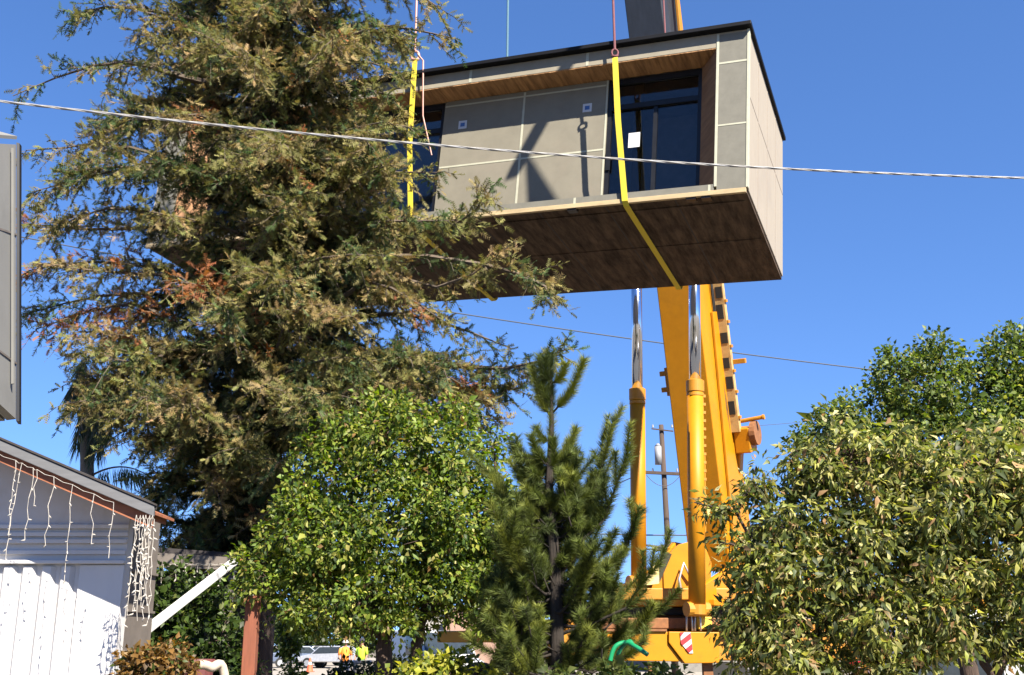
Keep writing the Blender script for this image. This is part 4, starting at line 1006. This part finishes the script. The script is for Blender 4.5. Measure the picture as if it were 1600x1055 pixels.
def car(name, label, cat, loc, rz, body_m, van=False, group=None):
    root = empty(name, loc, label, cat, group, rz)
    if van: side = [(-2.4, .45), (2.4, .45), (2.45, 1.0), (1.7, 1.2), (1.15, 2.0), (-2.3, 2.05), (-2.45, 1.0)]; win = [(1.6, 1.22), (1.08, 1.9), (.2, 1.9), (.2, 1.22)]; w = .95
    else: side = [(-2.2, .4), (2.2, .4), (2.25, .75), (1.2, .92), (.55, 1.42), (-1.0, 1.45), (-1.75, 1.0), (-2.2, .95)]; win = [(1.05, .93), (.5, 1.36), (-.95, 1.38), (-1.5, 1.0)]; w = .88
    MB().prism([(x, -w, z) for x, z in side], (0, 2 * w, 0)).build('body', body_m, root, bevel=.07)
    for s in (-1, 1):
        b = MB(); b.prism([(x, s * (w + .006), z) for x, z in win], (0, -s * .02, 0)); b.build('side_window', M['carglass'], root)
    x0, z0 = side[3]; x1, z1 = side[4]; f = lambda t: (x0 + (x1 - x0) * t, z0 + (z1 - z0) * t)
    nx, nz = nrm(np.array([z1 - z0, x0 - x1])) * .012
    (xa, za), (xb, zb) = f(.08), f(.92)
    MB().add([(xa + nx, -w + .1, za + nz), (xa + nx, w - .1, za + nz), (xb + nx, w - .16, zb + nz), (xb + nx, -w + .16, zb + nz)], [(0, 1, 2, 3)]).build('windscreen', M['carglass'], root)
    for x in (-1.4, 1.4):
        for s in (-1, 1):
            wl = MB().tube([(x, s * (w - .2), .34), (x, s * (w + .02), .34)], .34, 18).build('wheel', M['rubber'], root)
            MB().tube([(x, s * (w + .015), .34), (x, s * (w + .03), .34)], .2, 12).build('rim', M['steel'], wl)
    xf = side[2][0]
    for s in (-1, 1):
        MB().box(xf - .08, xf + .012, s * (w - .35) - .14, s * (w - .35) + .14, .62, .76).build('headlight', M['headlamp'], root)
        MB().box(side[-1][0] - .012, side[-1][0] + .05, s * (w - .2) - .1, s * (w - .2) + .1, .75, .92).build('tail_light', M['tail'], root)
    return root


def gx(px, y): return U(px, 1005, y)[0]


PG = 'cars parked in the lot behind'
car('parked_car', 'blue grey parked car at the left of the far lot, beside the cone', 'car', (gx(472, 78), 78, 0), .2, M['carblue'], group=PG)
car('parked_car', 'black parked car behind the blue grey one in the lot', 'car', (gx(505, 84), 84, 0), .5, M['cardark'], group=PG)
car('parked_car', 'silver parked car between the black car and the orange vested worker', 'car', (gx(520, 76), 76, 0), 2.8, M['carsilver'], group=PG)
car('white_van', 'white van facing the street under the citrus tree', 'van', (gx(672, 38), 38, 0), -1.1, M['carwhite'], van=True)
car('white_van', 'white van with dark windscreen seen through gaps low in the variegated shrub', 'van', (U(1560, 1020, 15)[0], 15, 0), math.pi * .95, M['carwhite'], van=True)
cn = empty('traffic_cone', (gx(486, 66), 66, 0), 'small orange red traffic cone on the pale lot', 'cone')
MB().tube([(0, 0, .04), (0, 0, .8)], [.2, .04], 14).build('cone_body', M['cone'], cn); MB().box(-.25, .25, -.25, .25, .008, .04).build('base', M['cone'], cn); MB().tube([(0, 0, .42), (0, 0, .56)], [.128, .1], 14).build('band', M['white'], cn)
bn = empty('litter_bin', (gx(567, 40), 40, 0), 'round grey bin in front of the worker in the lime vest', 'bin')
MB().tube([(0, 0, 0.01), (0, 0, .95)], [.27, .33], 18).build('barrel', M['binmat'], bn); MB().tube([(0, 0, .95), (0, 0, 1.03)], [.36, .34], 18).build('rim', M['cardark'], bn)


def person(label, loc, rz, vest, hat, s=1.0, arm=.3):
    root = empty('person', loc, label, 'person', None, rz); root.scale = (s, s, s)
    J = [((0, 0, .96), .13), ((0, 0, 1.18), .125), ((0, 0, 1.40), .14), ((0, 0, 1.52), .055), ((0, .02, 1.60), .075), ((0, .015, 1.70), .085), ((0, .01, 1.76), .05),
         ((.10, 0, .90), .095), ((.11, .02, .50), .062), ((.12, 0, .10), .045), ((.12, .14, .04), .04), ((-.10, 0, .90), .095), ((-.13, .06, .50), .062), ((-.15, .0, .10), .045), ((-.15, .14, .04), .04),
         ((.19, 0, 1.42), .06), ((.27, .03, 1.15), .045), ((.24, .22 * arm * 2, .98), .035), ((.22, .36 * arm * 2, .96), .03), ((-.19, 0, 1.42), .06), ((-.27, .0, 1.15), .045), ((-.27, .12, .92), .035), ((-.26, .17, .84), .03)]
    ed = [(0, 1), (1, 2), (2, 3), (3, 4), (4, 5), (5, 6), (0, 7), (7, 8), (8, 9), (9, 10), (0, 11), (11, 12), (12, 13), (13, 14), (2, 15), (15, 16), (16, 17), (17, 18), (2, 19), (19, 20), (20, 21), (21, 22)]
    me = bpy.data.meshes.new('body'); me.from_pydata([j[0] for j in J], ed, []); o = bpy.data.objects.new('body', me); COL.objects.link(o); o.parent = root
    sk = o.modifiers.new('skin', 'SKIN'); me.materials.append(M['skin'])
    for v, j in zip(me.skin_vertices[0].data, J): v.radius = (j[1], j[1])
    me.skin_vertices[0].data[0].use_root = True
    o.modifiers.new('sub', 'SUBSURF').levels = 2
    # clothes as separate shells
    b = MB(); b.tube([(0, 0, .88), (0, 0, 1.1), (0, 0, 1.32), (0, 0, 1.45), (0, 0, 1.51)], [.18, .175, .20, .17, .08], 16); b.build('vest', vest, root, smooth=True)
    b = MB(); b.tube([(.19, 0, 1.43), (.27, .03, 1.16)], [.075, .06], 10); b.tube([(-.19, 0, 1.43), (-.27, 0, 1.16)], [.075, .06], 10); b.build('sleeve', vest, root, smooth=True, split=True)
    b = MB(); b.tube([(.08, 0, .95), (.11, .02, .5), (.12, 0, .1)], [.13, .085, .075], 12); b.tube([(-.08, 0, .95), (-.13, .06, .5), (-.15, 0, .1)], [.13, .085, .075], 12); b.build('trousers', M['denim'], root, smooth=True)
    b = MB(); b.ball((0, .0, 1.72), .115, 14, (1, 1.1, .85)); b.tube([(0, .02, 1.70), (0, .022, 1.715)], [.15, .145], 16); b.build('hard_hat', hat, root, smooth=True)
    for sx in (.12, -.15): pass
    b = MB(); b.box(.07, .17, -.08, .2, .0, .09); b.box(-.2, -.1, -.08, .2, 0, .09); b.build('boots', M['cardark'], root, bevel=.02, split=True)
    b = MB(); b.box(-.03, -.012, .085, .1, 1.655, 1.67); b.box(.012, .03, .085, .1, 1.655, 1.67); b.box(-.03, .03, .085, .098, 1.585, 1.594); b.build('face_features', M['darkcloth'], root, split=True)
    return root


person('person in a lime hi-vis vest standing behind the grey bin', (gx(566, 46), 46, 0), 2.6, M['hivis'], M['darkcloth'])
person('person in an orange vest left of the lime vested worker', (gx(540, 48), 48, 0), 3.4, M['orangevest'], M['white'], .97)

# utility pole with transformer
pole = empty('utility_pole', U(1054, 1010, 46) * [1, 1, 0], 'leaning wooden utility pole with transformer and crossarm between the crane rams', 'pole')
a = np.array(pole.location); tp = U(1033, 664, 46)
world_part(MB().tube([a, tp], [.15, .10], 12), 'pole_shaft', M['polewood'], pole, smooth=True)
b = MB(); q = U(1037, 740, 46); b.beam(U(1004, 738, 45.85), U(1068, 741, 45.85), .12, .14, (0, 0, 1)); b.beam(U(1018, 670, 45.85), U(1052, 674, 45.85), .05, .06, (0, 0, 1)); world_part(b, 'crossarm', M['polewood'], pole, split=True)
b = MB(); b.tube([U(1029, 726, 45.7), U(1028, 698, 45.7)], .15, 16); b.tube([U(1028, 698, 45.7), U(1028, 693, 45.7)], [.15, .05], 16); world_part(b, 'transformer', M['transformer'], pole, smooth=True)
b = MB(); b.beam(U(1010, 852, 45.6), U(1055, 858, 45.6), .06, .3, (0, 0, 1)); b.tube([U(1024, 858, 45.6), U(1040, 855, 45.6)], .12, 10); world_part(b, 'cable_box', M['cabledark'], pole, split=True)
b = MB()
for px in (1020, 1050): c = U(px, 668, 45.85); b.tube([c, c + [0, 0, .12]], [.05, .03], 8)
for px in (1008, 1020, 1058, 1066): c = U(px, 737, 45.85); b.tube([c, c + [0, 0, .14]], [.045, .03], 8)
world_part(b, 'insulator', M['transformer'], pole, split=True)


def wire(name, label, pts, r, m=M['cabledark'], group=None):
    pts = [np.array(p) for p in pts]; b = MB(); b.tube(pts, r, 6)
    return tag(b.build(name, m), label, 'cable', group)


def span(a, e, sag, n=24):
    a = np.array(a); e = np.array(e)
    return [a * (1 - t) + e * t - np.array([0, 0, 4 * sag * t * (1 - t)]) for t in np.linspace(0, 1, n)]


wire('power_line', 'thin dark wire crossing the sky below the house module', span(U(-120, 340, 38), U(1700, 614, 42), .62), .022)
GW = 'thin wires around the utility pole'
for y0, y1, lab in ((828, 838, 'sagging wire low on the pole, upper of the two'), (858, 850, 'sagging wire low on the pole, lower of the two')):
    wire('power_line', lab, span(U(700, y0 - 10, 47), U(1400, y1 - 20, 47), .5), .03, group=GW)
wire('power_line', 'wire from the crossarm running left behind the crane ram', span(U(1010, 736, 45.8), U(700, 790, 60), .8), .02, group=GW)
wire('power_line', 'wire from the pole top running right past the boom', span(U(1050, 668, 45.8), U(1450, 620, 60), .5), .012, group=GW)
wire('power_line', 'jumper loop hanging under the crossarm', span(U(1010, 742, 45.8), U(1062, 744, 45.8), .45), .014, group=GW)
# twisted service cable across the view
A_ = U(-200, 134, 7.6); Z_ = U(1800, 282, 9.4)
base = span(A_, Z_, .17, 420); cab = empty('service_cable', A_, 'pale twisted service cable sagging across the whole view', 'cable')
for k in range(3):
    q = []
    for i, p in enumerate(base):
        t = i * .29 + k * 2.094; q.append(p + np.array([0, math.cos(t), math.sin(t)]) * .0058)
    world_part(MB().tube(q, .0054, 6), 'strand', (M['cable'], M['cable'], M['transformer'])[k], cab)

# green hose over a stake
hs = empty('garden_hose', U(975, 1050, 6.9) * [1, 1, 0], 'bright green hose bent over a stake at the foot of the pine', 'hose')
b = MB(); hy = 6.9


def smooth_pts(P, n=8):
    P = [np.array(p) for p in P]; P = [2 * P[0] - P[1]] + P + [2 * P[-1] - P[-2]]; out = []
    for i in range(1, len(P) - 2):
        for s in np.linspace(0, 1, n, endpoint=False):
            a_, b_, c_, d_ = P[i - 1:i + 3]; out.append(.5 * ((2 * b_) + (-a_ + c_) * s + (2 * a_ - 5 * b_ + 4 * c_ - d_) * s * s + (-a_ + 3 * b_ - 3 * c_ + d_) * s ** 3))
    return out + [P[-2]]


b.tube(smooth_pts([U(957, 1150, hy), U(952, 1060, hy), U(954, 1030, hy), U(962, 1010, hy), U(978, 1004, hy), U(992, 1010, hy - .05), U(1012, 1023, hy - .1)]), .014, 10)
b.tube(smooth_pts([U(972, 1150, hy + .03), U(967, 1075, hy + .03), U(963, 1045, hy + .03), U(966, 1022, hy + .03), U(975, 1008, hy + .03), U(984, 1002, hy + .02), U(990, 1009, hy)]), .012, 10)
world_part(b, 'tube', M['greenhose'], hs, smooth=True, split=True)
b = MB(); s_ = U(968, 1015, hy + .05); b.tube([[s_[0], s_[1], 0], s_], .012, 8); world_part(b, 'stake', M['cabledark'], hs)

# red planter and pale stone low on the left
a = U(308, 1040, 9.2); pt = empty('planter', a * [1, 1, 0], 'dark red planter half hidden beside the brown bush', 'planter')
world_part(MB().tube([[a[0], a[1], 0.0], [a[0], a[1], a[2] - .03], [a[0], a[1], a[2] + .02]], [.09, .13, .15], 16), 'pot', M['redpot'], pt)
world_part(MB().tube([[a[0], a[1], a[2] + .021], [a[0], a[1], a[2] + .05]], [.15, .14], 16), 'rim', M['redpot'], pt)
b = MB(); c = U(312, 1038, 8.7); e = U(352, 1066, 8.9); b.tube(smooth_pts([c, c * .6 + e * .4 + [0, 0, .03], e, [e[0] + .1, e[1], 0.0]]), .035, 10)
tag(b.build('curved_pipe', M['cream'], smooth=True), 'short cream coloured curved pipe beside the red planter', 'pipe')
